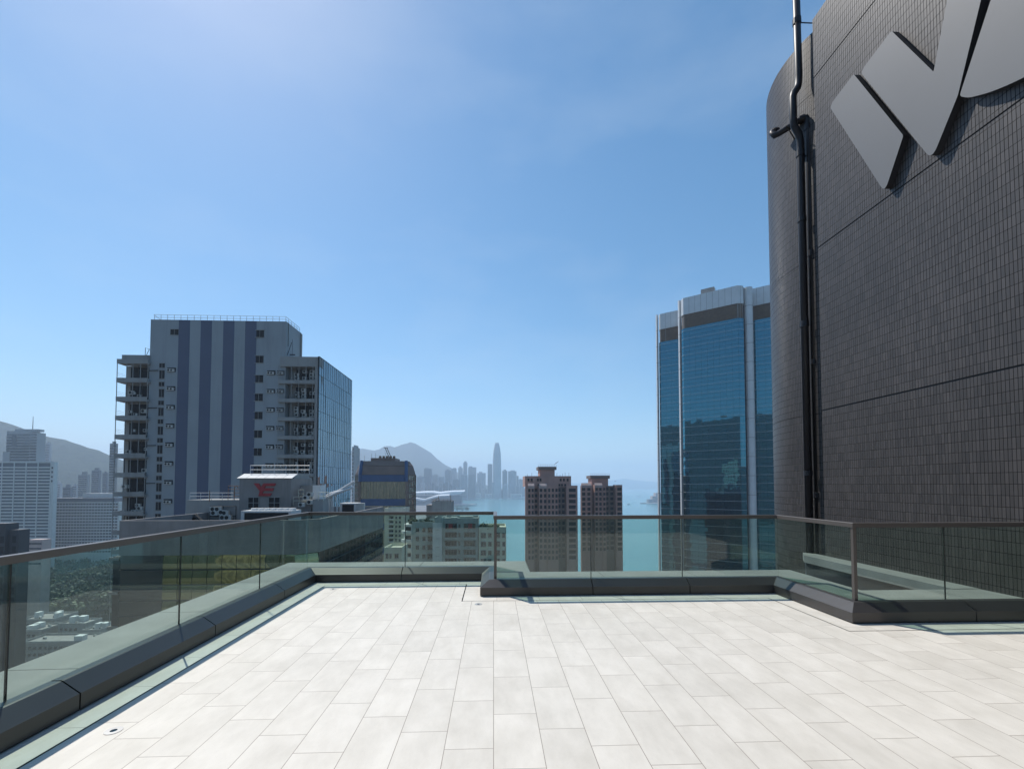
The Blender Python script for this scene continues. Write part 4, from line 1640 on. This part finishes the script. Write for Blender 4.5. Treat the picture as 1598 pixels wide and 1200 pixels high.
# ------------------------------------------------------------------ teal glass tower
def glass_tower():
    Lp, Rp = Vector((85.5, 193.6)), Vector((103.0, 180.0))
    u = (Rp - Lp).normalized()
    ang = math.atan2(u.y, u.x)
    t = thing('glass_tower', 'teal mirror glass tower with pale metal crown, louvre band and ribbed columns', 'building', (Lp.x, Lp.y, ZG), ang)
    # local x along the main face, local y away from the viewer; outward normal is -y
    Lm = (Rp - Lp).length
    zt = 86.0 - ZG
    zc = zt - 7.6
    zl = zc - 6.3
    FH = 3.62

    def bay(plan, zt, zc, zl, faces, cap=True):
        b = MB()
        b.prism(plan, zc, zt)
        b.build('crown', MAT['panel'], t)
        sm = plan
        c = (sum(p[0] for p in plan) / len(plan), sum(p[1] for p in plan) / len(plan))
        ins = [tuple(Vector(p) + (Vector(c) - Vector(p)).normalized() * .4) for p in plan]
        b = MB()
        b.prism(ins, zl, zc - .004)
        b.build('louvre_band', MAT['louvre'], t)
        b = MB()
        ins2 = [tuple(Vector(p) + (Vector(c) - Vector(p)).normalized() * .9) for p in plan]
        b.prism(ins2, 0, zl - .004)
        b.build('core', MAT['mull'], t)
        for i in faces:
            a, e = plan[i], plan[(i + 1) % len(plan)]
            rows = [zl - FH * k / 2 for k in range(0, int(zl / (FH / 2)))][::-1]
            curtain(t, a, e, 0, zl, 2.5, FH, MAT['teal'], MAT['mull'], .0025, .05, .07, rows=rows)
            d = (Vector(e) - Vector(a)).normalized()
            n = Vector((d.y, -d.x))
            for k in range(0, 44):
                b = MB()
                z = zl - FH * k - 1.2
                q0, q1 = Vector(a) + n * .05, Vector(e) + n * .05
                b.face([(*q0, z), (*q1, z), (*q1, z + .11), (*q0, z + .11)])
                b.face([(*q0, z + .11), (*q1, z + .11), (*(q1 - n * .06), z + .11), (*(q0 - n * .06), z + .11)])
                b.build('floor_ledge', MAT['mull_l'], t)
            b = MB()
            Lf = (Vector(e) - Vector(a)).length
            for k in range(1, max(2, round(Lf / 2.5))):
                q = Vector(a) + d * (Lf * k / max(2, round(Lf / 2.5)))
                w = d * .035
                b.face([(*(q - w + n * .02), zc), (*(q + w + n * .02), zc), (*(q + w + n * .02), zt), (*(q - w + n * .02), zt)])
            b.build('panel_joint', MAT['louvre'], t)
            b = MB()
            for k in range(0, max(2, round(Lf / 2.5)) + 1):
                q = Vector(a) + d * (Lf * k / max(2, round(Lf / 2.5))) - n * .3
                w = d * .09
                b.face([(*(q - w), zl), (*(q + w), zl), (*(q + w), zc), (*(q - w), zc)])
            b.build('louvre_post', MAT['stone'], t)
    # main bay with chamfered corners
    bay([(-1.3, 1.6), (0, 0), (Lm, 0), (Lm + 1.8, 1.8), (Lm + 1.8, 13), (-1.3, 13)], zt, zc, zl, (0, 1, 2))
    # left wing, set back
    bay([(-14.6, 12), (-13.6, 10.6), (-3.4, 10.6), (-3.4, 24), (-14.6, 24)], zt - .8, zc - .8, zl - .8, (0, 1))
    # right wing, set back
    bay([(Lm + 3.5, 8), (Lm + 22, 8), (Lm + 22, 22), (Lm + 3.5, 22)], zt + .3, zc + .3, zl + .3, (0,))
    for x, y, r, top in ((-2.45, 3.4, .75, zt + .6), (-15.7, 12.6, .6, zt - .2), (Lm + 3.3, 4.6, 1.75, zt - .4)):
        b = MB()
        b.tube([(x, y, 0), (x, y, top)], r, 14 if r > 1 else 4)
        b.build('column', MAT['panel'], t)
        b = MB()
        for k in range(1, 12):
            z = top - 8 * k
            b.tube([(x, y, z - .06), (x, y, z + .06)], r + .012, 14 if r > 1 else 4)
        b.build('column_joint', MAT['louvre'], t)
    b = MB()
    b.prism([(-1.3, 13), (Lm + 20, 13), (Lm + 20, 30), (-13, 30), (-13, 20)], 0, zl)
    b.build('core', MAT['mull'], t)
    b = MB()
    b.box(7, 12.5, 2.6, 5.5, zt, zt + 3.0)
    b.build('roof_house', MAT['stone'], t)


glass_tower()


# ------------------------------------------------------------------ left side: hotel slabs, glass tower, dark block
def left_side():
    Y = 465.0
    p0, p1 = at(-60, 720, Y), at(79, 720, Y)
    w = p1.x - p0.x
    t = thing('hotel_slab', 'tall white slab hotel with long horizontal window bands and thin fins', 'building', (p0.x, Y, ZG))
    zt = p0.z - ZG
    b = MB()
    b.box(0, w, 1.0, 5, 0, zt)
    b.build('wall', MAT['far_d'], t)
    b = MB()
    b.box(w + .01, w + 3.6, 0, 4, 0, zt - .1)
    b.build('end_pier', MAT['white'], t)
    dz = 3.22
    for k in range(0, 34):
        z = zt - (0 if k == 0 else 5.2 + dz * (k - 1))
        if z < 5:
            break
        b = MB()
        b.box(0, w, 0, .999, z - 1.35, z)
        b.build('floor_band', MAT['white'], t)
    fw = (at(79, 720, Y).x - at(60, 720, Y).x)
    for px in (80, 60, 41.5, 23, 4, -15, -34):
        x = at(px, 720, Y).x - p0.x
        b = MB()
        b.box(x - .5, x + .5, -.3, -.003, 0, zt + .3)
        b.build('fin', MAT['white'], t)
    for r, py in enumerate((730, 736.5, 744, 750.5)):
        z = at(82, py, Y).z - ZG
        b = MB()
        b.box(w + .9, w + 2.6, -.02, .2, z - 1, z + 1)
        b.build('window', MAT['dark'], t)
    Y = 500.0
    q0, q1 = at(64, 783, Y), at(186, 783, Y)
    w = q1.x - q0.x
    t = thing('hotel_block', 'long white hotel block with a grid of small windows below the tall slab hotel', 'building', (q0.x, Y, ZG))
    zt = q0.z - ZG
    b = MB()
    b.box(0, w, 0, 18, 0, zt)
    b.build('wall', MAT['white'], t)
    b = MB()
    b.box(8, w - 4, -.5, 17, zt + .002, zt + 4)
    b.build('roof_band', MAT['far_d'], t)
    b = MB()
    b.box(36, w - 8, 8, 20, zt + 4, zt + 9)
    b.build('roof_house', MAT['white'], t)
    ws = []
    for r in range(17):
        z = zt - 2.4 - 3.2 * r
        for k in range(26):
            x = 1.2 + (w - 2) * k / 26
            ws.append((x, x + 2.5, z - 1.0, z + .75))
    many(t, 'window', ws, MAT['dark'], lambda b, q: b.box(q[0], q[1], -.03, .3, q[2], q[3]))
    # glass office behind
    Y = 640.0
    g0, g1 = at(8, 676, Y), at(58, 676, Y)
    w = g1.x - g0.x
    t = thing('office_tower', 'pale glass office tower with a roof mast behind the white slab hotel', 'building', (g0.x, Y, ZG))
    zt = at(20, 669, Y).z - ZG
    b = MB()
    b.box(0, w * .78, 2, 14, 0, zt - 3)
    b.box(w * .2, w * .95, 4, 12, zt - 3, zt)
    b.box(w * .78, w, 0, 12, 0, zt - 5)
    b.box(-3, 6, 1, 30, 0, zt - 32)
    b.build('wall', MAT['far_l'], t)
    for k in range(26):
        z = zt - 7 - 3.9 * k
        b = MB()
        b.box(.3, w * .779, 1.9, 1.999, z - 2.6, z)
        b.box(w * .79, w - .3, -.1, -.003, z - 2.4, z)
        b.build('window_band', MAT['win'], t)
    b = MB()
    b.box(w * .17, w * .33, 1.7, 1.89, zt - 25, zt - 9)
    b.build('dark_panel', MAT['far_d'], t)
    b = MB()
    b.tube([(w * .62, 10, zt), (w * .62, 10, zt + 19)], [.5, .25], 6)
    b.build('mast', MAT['far_d'], t)
    # dark block in front of them
    Y = 150.0
    d0, d1, d2 = at(-60, 817, Y), at(9, 817, Y), at(24, 827, Y)
    t = thing('dark_block', 'dark slate clad block at the lower left in front of the white hotels', 'building', (d0.x, Y, ZG))
    b = MB()
    b.box(0, d1.x - d0.x, 0, 4, 0, d0.z - ZG)
    b.box(d1.x - d0.x + .01, d2.x - d0.x, 1, 4.5, 0, d2.z - ZG)
    b.build('wall', MAT['slate'], t)
    ws = []
    for px in (3, 17):
        for r in range(7):
            z = at(px, 842, Y).z - ZG - 3.3 * r
            x = at(px, 842, Y).x - d0.x
            ws.append((x - .6, x + .6, 0 if px < 9 else 1, z - 1.1, z + 1.1))
    many(t, 'window', ws, MAT['dark'], lambda b, q: b.box(q[0], q[1], q[2] - .05, q[2] + .3, q[3], q[4]))
    # low pinkish block at its right foot
    p = at(43, 842, 300)
    q = at(66, 842, 300)
    t = thing('low_office_block', 'low mauve office block at the right foot of the dark slate block', 'building', (p.x, 300, ZG))
    b = MB()
    b.box(0, q.x - p.x, 0, 6, 0, p.z - ZG)
    b.build('wall', MAT['pink_l'], t)
    for k in range(5):
        b = MB()
        z = p.z - ZG - 2.6 - 3.2 * k
        b.box(.4, q.x - p.x - .4, -.05, -.003, z - .6, z + .7)
        b.build('window_band', MAT['win'], t)
    # hazy towers between the slab hotel and the striped block
    mid = [(122, 140, 741, 900, 'far', 'hazy stepped tower with a rounded top left of the dark twin blocks'), (143, 158, 734, 950, 'far_d', 'hazy dark tower with a raised roof house'),
           (160, 169, 738, 980, 'far_d', 'slim hazy dark tower beside the raised roof tower'), (171.5, 184, 692, 700, 'far', 'tall hazy tower half hidden by the striped block'),
           (98, 113, 760, 800, 'far_d', 'small hazy dark office above the long hotel roof'), (113, 121, 757, 850, 'far_l', 'small pale hazy block above the long hotel roof'),
           (70, 80, 692, 1100, 'far_l', 'pale hazy tower on the slope right of the glass office'), (83, 97, 754, 1000, 'far_l', 'low pale hazy block right of the slab hotel'), (169, 182, 760, 760, 'far_l', 'pale hazy block low beside the striped block')]
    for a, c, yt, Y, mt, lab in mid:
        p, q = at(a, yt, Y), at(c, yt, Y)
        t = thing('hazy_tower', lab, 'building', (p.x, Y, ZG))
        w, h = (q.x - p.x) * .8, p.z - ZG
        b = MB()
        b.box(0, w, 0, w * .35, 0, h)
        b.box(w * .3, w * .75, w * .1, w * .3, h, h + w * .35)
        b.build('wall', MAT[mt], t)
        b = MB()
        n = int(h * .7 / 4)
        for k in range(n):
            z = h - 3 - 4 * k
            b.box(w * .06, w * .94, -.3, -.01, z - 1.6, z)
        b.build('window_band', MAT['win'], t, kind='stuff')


left_side()


# ------------------------------------------------------------------ park trees and low roofs seen through the left glass
def make_tree(kind, h, w, mat, n=260):
    b = MB()
    b.tube([(0, 0, 0), (.1, 0, h * .35), (.0, .1, h * .62)], [.35, .25, .1], 7)
    for k in range(5):
        a = 2 * math.pi * k / 5
        b.tube([(0, 0, h * (.3 + .05 * k)), (math.cos(a) * w * .3, math.sin(a) * w * .3, h * (.5 + .05 * k))], [.14, .05], 5)
    root = thing('park_tree', 'x', 'tree', group='park trees')
    b.build('trunk', MAT['bark'], root)
    b = MB()
    lobes = [(Vector((random.gauss(0, w * .24), random.gauss(0, w * .24), h * random.uniform(.45, .85))), random.uniform(.2, .34) * w) for _ in range(9)]
    for k in range(n):
        c, r = random.choice(lobes)
        d = Vector((random.gauss(0, 1), random.gauss(0, 1), random.gauss(0, .8))).normalized()
        p = c + d * r * random.uniform(.7, 1.05)
        e = d.orthogonal().normalized()
        f = d.cross(e)
        s = random.uniform(.35, .75)
        tl = d * random.uniform(-.3, .3)
        b.face([p - e * s - f * s, p + e * s - f * s + tl, p + e * s + f * s, p - e * s + f * s - tl])
    b.build('crown', mat, root)
    return root


def park():
    b = MB()
    poly = [(-300, 250), (-180, 330), (-200, 520), (-330, 640), (-620, 600), (-640, 330)]
    b.prism(poly[::-1] if False else poly, ZG, ZG + .3)
    m, t, N, L, P = nodes('park lawn')
    tc = N.new('ShaderNodeTexCoord').outputs['Object']
    c = mix_col(t, ramp_n(t, noise_n(t, tc, .03, 6), .4, .6), (.05, .08, .03), (.11, .12, .06))
    L.new(c, P.inputs['Base Color'])
    P.inputs['Roughness'].default_value = .95
    o = b.build('park_lawn', m)
    o['kind'] = 'structure'
    b = MB()
    b.prism([(-560, 392), (-400, 330), (-230, 300), (-229, 309), (-398, 340), (-557, 402)], ZG + .3, ZG + .5)
    o = b.build('park_road', MAT['asphalt'])
    o['kind'] = 'structure'
    protos = [make_tree(0, 11, 10, MAT['leaf_d']), make_tree(1, 9, 11, MAT['leaf']), make_tree(2, 14, 11, MAT['leaf_d'])]
    labs = ['dark rounded park tree seen through the left glass panel', 'pale green spreading park tree seen through the left glass panel', 'tall dark park tree seen through the left glass panel']
    used = [0, 0, 0]
    cnt = 0
    k_try = 0
    while cnt < 240 and k_try < 4000:
        k_try += 1
        px, py = random.uniform(-20, 200), random.uniform(862, 962)
        d = at(px, py, 1) - Vector((0, 0, H))
        tt = (ZG + 4 - H) / d.z
        p = Vector((0, 0, H)) + d * tt
        if not (-640 < p.x < -180):
            continue
        if 388 < p.y - (-(p.x + 560) * .385) < 405 and p.x < -400:
            continue
        i = random.choice([0, 0, 1, 2])
        o = protos[i] if not used[i] else copy_tree(protos[i])
        used[i] = 1
        o.location = (p.x, p.y, ZG + .3)
        s = random.uniform(.8, 1.35)
        o.scale = (s, s, s * random.uniform(.8, 1.15))
        o.rotation_euler = (0, 0, random.uniform(0, 6.28))
        o['label'] = labs[i]
        o['group'] = ('dark rounded park trees', 'pale spreading park trees', 'tall dark park trees')[i]
        cnt += 1
    # low roofs at the foot
    roofs = [((58, 968), 255, 18, 14, 8, 'conc_d', 'low grey flat roofed building below the park seen through the left glass', 3),
             ((112, 975), 245, 14, 10, 13, 'conc', 'low pale block with a taller roof room seen through the left glass', 2),
             ((45, 985), 240, 13, 12, 6, 'conc_d', 'small low pale building left of the taller pale block seen through the left glass', 2),
             ((142, 985), 238, 9, 9, 10, 'conc', 'narrow pale building with bright roof right of the pale block with a roof room', 2),
             ((90, 1003), 225, 34, 12, 9, 'conc_d', 'long dark flat roof nearest the terrace edge seen through the left glass', 1),
             ((130, 893), 470, 30, 12, 6, 'cream', 'long low cream stand beside the park road', 1)]
    for (px, py), Y, w, dd, hh, mt, lab, nh in roofs:
        p = at(px, py, Y)
        t = thing('low_building', lab, 'building', (p.x, Y, ZG))
        h = max(5, p.z - ZG)
        b = MB()
        b.box(-w / 2, w / 2, 0, dd, 0, h)
        b.build('wall', MAT[mt], t)
        b = MB()
        for q in ((-w / 2, w / 2, 0, .3), (-w / 2, w / 2, dd - .3, dd), (-w / 2, -w / 2 + .3, .3, dd - .3), (w / 2 - .3, w / 2, .3, dd - .3)):
            b.box(*q, h + .002, h + .9)
        b.build('roof_parapet', MAT['conc'], t)
        for k in range(nh):
            b = MB()
            x = random.uniform(-w / 2 + 2, w / 2 - 4)
            y = random.uniform(1, dd - 4)
            b.box(x, x + random.uniform(2, 4), y, y + 3, h + .004, h + random.uniform(2, 3.5))
            b.build('roof_room', MAT['white'], t)
        for k in range(3):
            ac_unit(t, random.uniform(-w / 2 + 1, w / 2 - 1), random.uniform(1, dd - 1), h + .01, 1.6)
        many(t, 'window', [(-w / 2 + 1 + 2.4 * k, -w / 2 + 2.4 + 2.4 * k, h - 3 - 3.2 * r, h - 1.6 - 3.2 * r) for k in range(int(w / 2.4) - 1) for r in range(2) if h - 3 - 3.2 * r > 1], MAT['win'],
             lambda b, q: b.box(q[0], q[1], -.04, .1, q[2], q[3]))
    # stair tower and dark bay at the left end of the low block
    p = at(177, 860, 49)
    q = at(190, 860, 49)
    t = thing('annex_building', 'narrow dark annex tower at the left end of the low block with letters', 'building', (p.x, 49, ZG))
    b = MB()
    h = at(177, 868, 49).z - ZG
    b.box(0, q.x - p.x - .05, 0, 9, 0, h)
    b.build('wall', MAT['slate'], t)
    for k in range(6):
        b = MB()
        b.box(-.25, q.x - p.x - .06, -.25, -.002, h - .4 - 3.6 * k, h - .1 - 3.6 * k)
        b.build('floor_band', MAT['conc_d'], t)


park()


# ------------------------------------------------------------------ harbour front: exhibition hall, skyline, wheel, boats, spit
def slab_building(name, lab, a, c, yt, Y, mt, depth=40, cap=None, group=None, taper=False, zb=None):
    p, q = at(a, yt, Y), at(c, yt, Y)
    w = q.x - p.x
    zb = ZG if zb is None else zb
    h = p.z - zb
    t = thing(name, lab, 'building', (p.x, Y, zb), 0, group)
    b = MB()
    if taper:
        n = 24
        prof = [(0, 1), (.62, .96), (.78, .88), (.88, .78), (.94, .66), (.97, .56), (1.0, .50)]
        rings = []
        for f, s in prof:
            rings.append([(w / 2 + w / 2 * s * math.copysign(abs(math.cos(2 * math.pi * k / n)) ** .6, math.cos(2 * math.pi * k / n)), w / 2 + w / 2 * s * math.copysign(abs(math.sin(2 * math.pi * k / n)) ** .6, math.sin(2 * math.pi * k / n)), h * f) for k in range(n)])
        for r0, r1 in zip(rings, rings[1:]):
            for k in range(n):
                j = (k + 1) % n
                b.face([r0[k], r0[j], r1[j], r1[k]])
        b.face(rings[-1])
    else:
        b.box(0, w, 0, depth, 0, h)
    b.build('wall', MAT[mt], t)
    if taper:
        for k in range(10):
            f = MB()
            a0 = -math.pi / 2 + (k - 4.5) * .19
            x, y = w / 2 + w * .26 * math.cos(a0) * 1.0, w / 2 + w * .26 * math.sin(a0)
            f.tube([(x, y, h * .985), (x - math.cos(a0) * 1.5, y - math.sin(a0) * 1.5, h * 1.025)], 1.2, 5)
            f.build('crown_fin', MAT['far_l'], t)
    else:
        f = MB()
        for k in range(int((h - 6) / 7)):
            z = h - 4 - 7 * k
            f.box(w * .08, w * .92, -.5, -.02, z - 2.8, z)
        f.build('window_band', MAT['win'], t, kind='stuff')
    if cap:
        f = MB()
        f.box(w * cap[0], w * cap[1], depth * .2, depth * .8, h, h + cap[2])
        f.build('roof_house', MAT[mt], t)
    return t


def skyline():
    S = [
        (768.6, 782.6, 692.5, 3060, 'far_l', None, True, 'tallest tapering skyscraper with a clawed top on the hazy waterfront'),
        (761, 768.2, 724, 3150, 'far', None, False, 'slim dark tower standing just left of the tallest skyscraper'),
        (784, 791.8, 734.5, 3200, 'far', (.25, .75, 9), False, 'rounded shoulder tower just right of the tallest skyscraper'),
        (793, 806, 735, 3250, 'far_l', (.3, .8, 6), False, 'wide tower at the right of the tallest skyscraper'),
        (806.4, 809.3, 742.5, 3300, 'far', None, False, 'narrow low tower at the right end of the skyline'),
        (723, 729, 722, 3500, 'far', (.2, .8, 12), False, 'tall slim hazy tower with a narrow cap on the slope'),
        (715, 721.8, 730, 3500, 'far_l', (.2, .7, 12), False, 'hazy tower with a peaked cap left of the tall slim tower'),
        (730.5, 743, 729, 3450, 'far', (.1, .5, 8), False, 'broad hazy tower block right of the tall slim tower'),
        (744.5, 758, 738, 3400, 'far_l', (.2, .6, 10), False, 'broad low hazy block between the slim tower and the tallest one'),
        (704.5, 712, 731, 3450, 'far', (.3, .9, 5), False, 'hazy block where the hill slope meets the skyline'),
        (718.5, 729.5, 741, 2900, 'far_l', (.2, .8, 5), False, 'pale round topped tower in front of the skyline'),
        (731, 742, 740.5, 2950, 'far', None, False, 'hazy flat topped tower right of the pale round topped tower'),
        (706.5, 717.5, 748.5, 2850, 'far_d', (.3, .7, 5), False, 'squat dark hazy tower left of the pale round topped tower'),
        (661.5, 673, 731.5, 2700, 'far_d', (.1, .6, 5), False, 'dark flat topped tower left of centre below the peak'),
        (694, 704, 734, 2900, 'far', (.2, .7, 8), False, 'hazy tower rising between the dark tower and the squat one'),
        (674.5, 683, 741, 2900, 'far', (.3, .9, 4), False, 'hazy block right of the dark flat topped tower'),
        (684, 693.5, 744, 2800, 'far_l', None, False, 'pale hazy block between two taller towers below the peak'),
        (650.5, 660.8, 744, 2600, 'far', (.3, .8, 5), False, 'hazy block just right of the brown office block'),
        (549.5, 552.3, 697, 900, 'far', (.2, .8, 4), False, 'thin strip of a hazy tower showing beside the blue glass flank'),
        (809.5, 818, 748, 3350, 'far_l', (.1, .5, 4), False, 'low hazy block half hidden by the left brown tower'),
    ]
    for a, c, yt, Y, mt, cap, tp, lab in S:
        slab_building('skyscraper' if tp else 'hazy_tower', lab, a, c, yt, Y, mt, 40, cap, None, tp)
    # the lower row that nothing tells apart
    random.seed(11)
    x = 651.0
    while x < 816:
        w = random.uniform(3.2, 6.5)
        yt = random.uniform(751, 764) if x < 770 else random.uniform(754, 765)
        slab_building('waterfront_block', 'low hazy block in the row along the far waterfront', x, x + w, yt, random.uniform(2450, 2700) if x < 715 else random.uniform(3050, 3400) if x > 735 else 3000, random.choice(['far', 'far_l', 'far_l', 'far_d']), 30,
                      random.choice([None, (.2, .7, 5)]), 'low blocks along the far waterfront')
        x += w + random.uniform(.3, 1.6)
    random.seed(5)
    # exhibition hall with winged roofs
    Y = 2080.0
    o = at(690, 786, Y)
    t = thing('exhibition_hall', 'low waterfront hall with sweeping white wing shaped roofs', 'building', (o.x, Y, ZG))
    P = lambda px, py: (lambda p: (p.x - o.x, p.z - ZG))(at(px, py, Y))
    x0, x1 = P(640, 780)[0], P(719, 780)[0]
    b = MB()
    b.prism([(x0, 0), (x1, 0), (x1 + 4, 60), (x0, 160)], 0, P(690, 773)[1])
    b.build('glass_wall', MAT['far_d'], t)

    def wing(top, thick, d0, d1):
        b = MB()
        up = [P(*q) for q in top]
        lo = [(x, z - th) for (x, z), th in zip(up, thick)]
        n = len(up)
        for i in range(n - 1):
            for (A, B, fl) in ((up[i], up[i + 1], False), (lo[i], lo[i + 1], True)):
                q = [(A[0], d0, A[1]), (B[0], d0, B[1]), (B[0], d1, B[1] + 6), (A[0], d1, A[1] + 6)]
                b.face(q[::-1] if fl else q)
            b.face([(lo[i][0], d0, lo[i][1]), (lo[i + 1][0], d0, lo[i + 1][1]), (up[i + 1][0], d0, up[i + 1][1]), (up[i][0], d0, up[i][1])])
        b.build('wing_roof', MAT['roofw'], t, smooth=False)
    wing([(640, 770), (650, 769), (662, 768.2), (674, 767.9), (686, 769.5), (692, 768.5), (705, 767.3), (718, 767), (724.5, 766.8)], [3, 5, 5, 6, 4, 14, 16, 11, 1], 10, 60)
    wing([(640, 777), (650, 777), (658, 778.4), (664, 779.0), (672, 776.5), (682, 773.8), (692, 772.8), (702, 772.6)], [6, 7, 8, 7, 6, 6, 5, 2], -25, 12)
    b = MB()
    b.prism([(x0, -40), (x1 - 10, -40), (x1 + 60, -10), (x1 + 75, 30), (x0, 60)], 0, 4)
    b.build('quay', MAT['conc'], t)
    # wheel
    c = at(772, 771.2, 3150)
    t = thing('ferris_wheel', 'small white observation wheel on the far waterfront', 'ferris wheel', (c.x, 3150, ZG))
    h = max(28, c.z - ZG)
    b = MB()
    r = 22
    n = 28
    b.tube([(r * math.cos(2 * math.pi * k / n), 0, h + r * math.sin(2 * math.pi * k / n)) for k in range(n + 1)], 1.2, 5)
    for k in range(7):
        a = math.pi * k / 7
        b.tube([(r * math.cos(a), 0, h + r * math.sin(a)), (-r * math.cos(a), 0, h - r * math.sin(a))], .4, 4)
    b.build('wheel', MAT['roofw'], t)
    b = MB()
    for s in (-1, 1):
        b.tube([(s * 14, 0, 0), (0, 0, h)], 1.3, 5)
    b.build('support', MAT['roofw'], t)
    # pier sheds
    for a, c_, yt, lab in ((735, 750, 769.5, 'pale long pier shed left of the observation wheel'), (757, 768, 771, 'small pale pier shed beside the observation wheel'), (797, 815, 771, 'pale pier shed right of the observation wheel')):
        slab_building('pier_shed', lab, a, c_, yt, 3080, 'white', 25)
    # wooded point on the near side
    for px, py, s in ((722, 789, 9), (727, 790, 9), (731, 792, 8), (717, 788, 9), (712, 787, 8)):
        p = at(px, py, 1500)
        tr = make_tree(1, 20, 22, MAT['leaf_d'], 200)
        tr.location = (p.x, 1500, ZG + .5)
        tag(tr, 'dark tree on the small wooded point behind the old flats', 'tree', 'trees on the wooded point')
        sp = 1.0
        tr.scale = (sp, sp, sp)
    b = MB()
    pts = [(at(px, py, 1).x, px, py) for px, py in ()]
    e = [at(700, 795, 1500), at(740, 797, 1500)]
    b.prism([(e[0].x - 60, 1470), (e[1].x, 1480), (e[1].x + 8, 1510), (e[0].x - 60, 1560)], ZW - .5, ZG + .6)
    o = b.build('wooded_point', MAT['conc'])
    o['kind'] = 'structure'
    # breakwater spit with sheds at the right
    Y = 2300
    a, c = at(999, 783, Y), at(1060, 787, Y)
    b = MB()
    b.prism([(a.x, Y), (a.x + 40, Y - 60), (c.x, Y - 160), (c.x, Y + 200), (a.x + 60, Y + 30)], ZW - .5, ZW + 5)
    o = b.build('breakwater', MAT['conc'])
    o['kind'] = 'structure'
    for x0p, x1p, yt, mt, lab in ((1012, 1018, 779, 'far', 'low grey shed on the breakwater beside the glass tower'), (1018, 1024, 774, 'pink_l', 'pinkish block on the breakwater beside the glass tower'), (1023, 1040, 769, 'pink_l', 'tall pinkish block partly behind the glass tower')):
        slab_building('pier_building', lab, x0p, x1p, yt, Y, mt, 30, None, None, False, ZW + 4)
    # boats
    for px, py, s, lab in ((997, 774.5, 1.0, 'small dark ferry far out on the open water'), (981, 787.5, 1.2, 'white speedboat trailing a pale wake near the right brown tower'), (702, 794, 1.1, 'white ferry beside the wooded point')):
        d = at(px, py, 1) - Vector((0, 0, H))
        p = Vector((0, 0, H)) + d * ((ZW - H) / d.z)
        t = thing('boat', lab, 'boat', (p.x, p.y, ZW), 0)
        b = MB()
        l = 17 * s
        b.prism([(-l / 2, -2.5), (l * .3, -2.5), (l / 2, 0), (l * .3, 2.5), (-l / 2, 2.5)], -.3, 2.2)
        b.build('hull', MAT['white'] if 'white' in lab else MAT['far_d'], t)
        b = MB()
        b.box(-l * .35, l * .2, -1.8, 1.8, 2.2, 5.2)
        b.box(-l * .1, l * .12, -1.3, 1.3, 5.2, 7.4)
        b.build('cabin', MAT['white'] if 'white' in lab else MAT['far_d'], t)
        if 'wake' in lab:
            b = MB()
            b.prism([(-l * .5, -1.5), (-l * .5, 1.5), (-90, 6), (-90, -6)][::-1], ZW + .02, ZW + .05)
            w = b.build('boat_wake', MAT['roofw'])
            w.location = (p.x, p.y, 0)
            w['kind'] = 'structure'
    # soaring birds
    for px, py, Y, s, rx, lab in ((868.5, 722, 118, 1.0, -.62, 'dark bird with spread wings gliding above the left brown tower'), (960, 751, 200, .9, -.2, 'tiny dark bird gliding right of the right brown tower roof')):
        p = at(px, py, Y)
        t = thing('bird', lab, 'bird', p)
        t.rotation_euler = (0, rx, .3)
        t.scale = (s, s, s)
        b = MB()
        b.tube([(0, -.35, 0), (0, -.25, .02), (0, -.05, .0), (0, .15, 0), (0, .4, 0)], [.02, .07, .09, .07, .02], 8)
        b.prism([(-.04, .3), (.04, .3), (.11, .62), (0, .58), (-.11, .62)], -.01, .012)
        for q in (-1, 1):
            pl = [(q * .05, -.12), (q * .4, -.24), (q * .78, -.1), (q * .8, .04), (q * .4, .06), (q * .05, .13)]
            b.prism(pl if q > 0 else pl[::-1], -.012, .014)
        b.build('body', MAT['feather'], t)


skyline()


# ------------------------------------------------------------------ the blocks behind the viewer that the mirror facades show
def rear_blocks():
    m, t, N, L, P = nodes('rear flats')
    tc = N.new('ShaderNodeTexCoord').outputs['Object']
    sx = N.new('ShaderNodeSeparateXYZ')
    L.new(tc, sx.inputs[0])
    fz = math_n(t, 'FRACT', math_n(t, 'DIVIDE', sx.outputs[2], 3.0))
    fx = math_n(t, 'FRACT', math_n(t, 'DIVIDE', math_n(t, 'ADD', sx.outputs[0], sx.outputs[1]), 3.4))
    w = math_n(t, 'MULTIPLY', math_n(t, 'GREATER_THAN', fz, .5), math_n(t, 'GREATER_THAN', fx, .45))
    oi = N.new('ShaderNodeObjectInfo')
    base = mix_col(t, oi.outputs['Random'], (.62, .58, .45), (.34, .32, .30))
    L.new(mix_col(t, w, base, (.03, .035, .04)), P.inputs['Base Color'])
    P.inputs['Roughness'].default_value = .8
    for x, y, w_, d, top, lab in ((-150, -60, 22, 18, 28, 'pale apartment tower behind the viewer to the left'), (-95, -85, 18, 18, 10, 'cream apartment tower behind the viewer'), (-60, -120, 20, 20, 45, 'tall cream tower behind the viewer'),
                                  (-25, -90, 16, 16, 22, 'grey tower straight behind the viewer'), (20, -130, 22, 20, 30, 'cream tower behind the viewer to the right'), (-210, 10, 24, 20, 12, 'pale block left of the terrace'),
                                  (-240, 90, 20, 24, -20, 'low pale block left of the striped building'), (-130, -150, 24, 20, 50, 'very tall tower far behind the viewer')):
        th = thing('rear_tower', lab, 'building', (x, y, ZG))
        b = MB()
        b.box(-w_ / 2, w_ / 2, -d / 2, d / 2, 0, top - ZG)
        b.box(-w_ / 6, w_ / 6, -d / 6, d / 6, top - ZG, top - ZG + 5)
        b.build('wall', m, th)


rear_blocks()
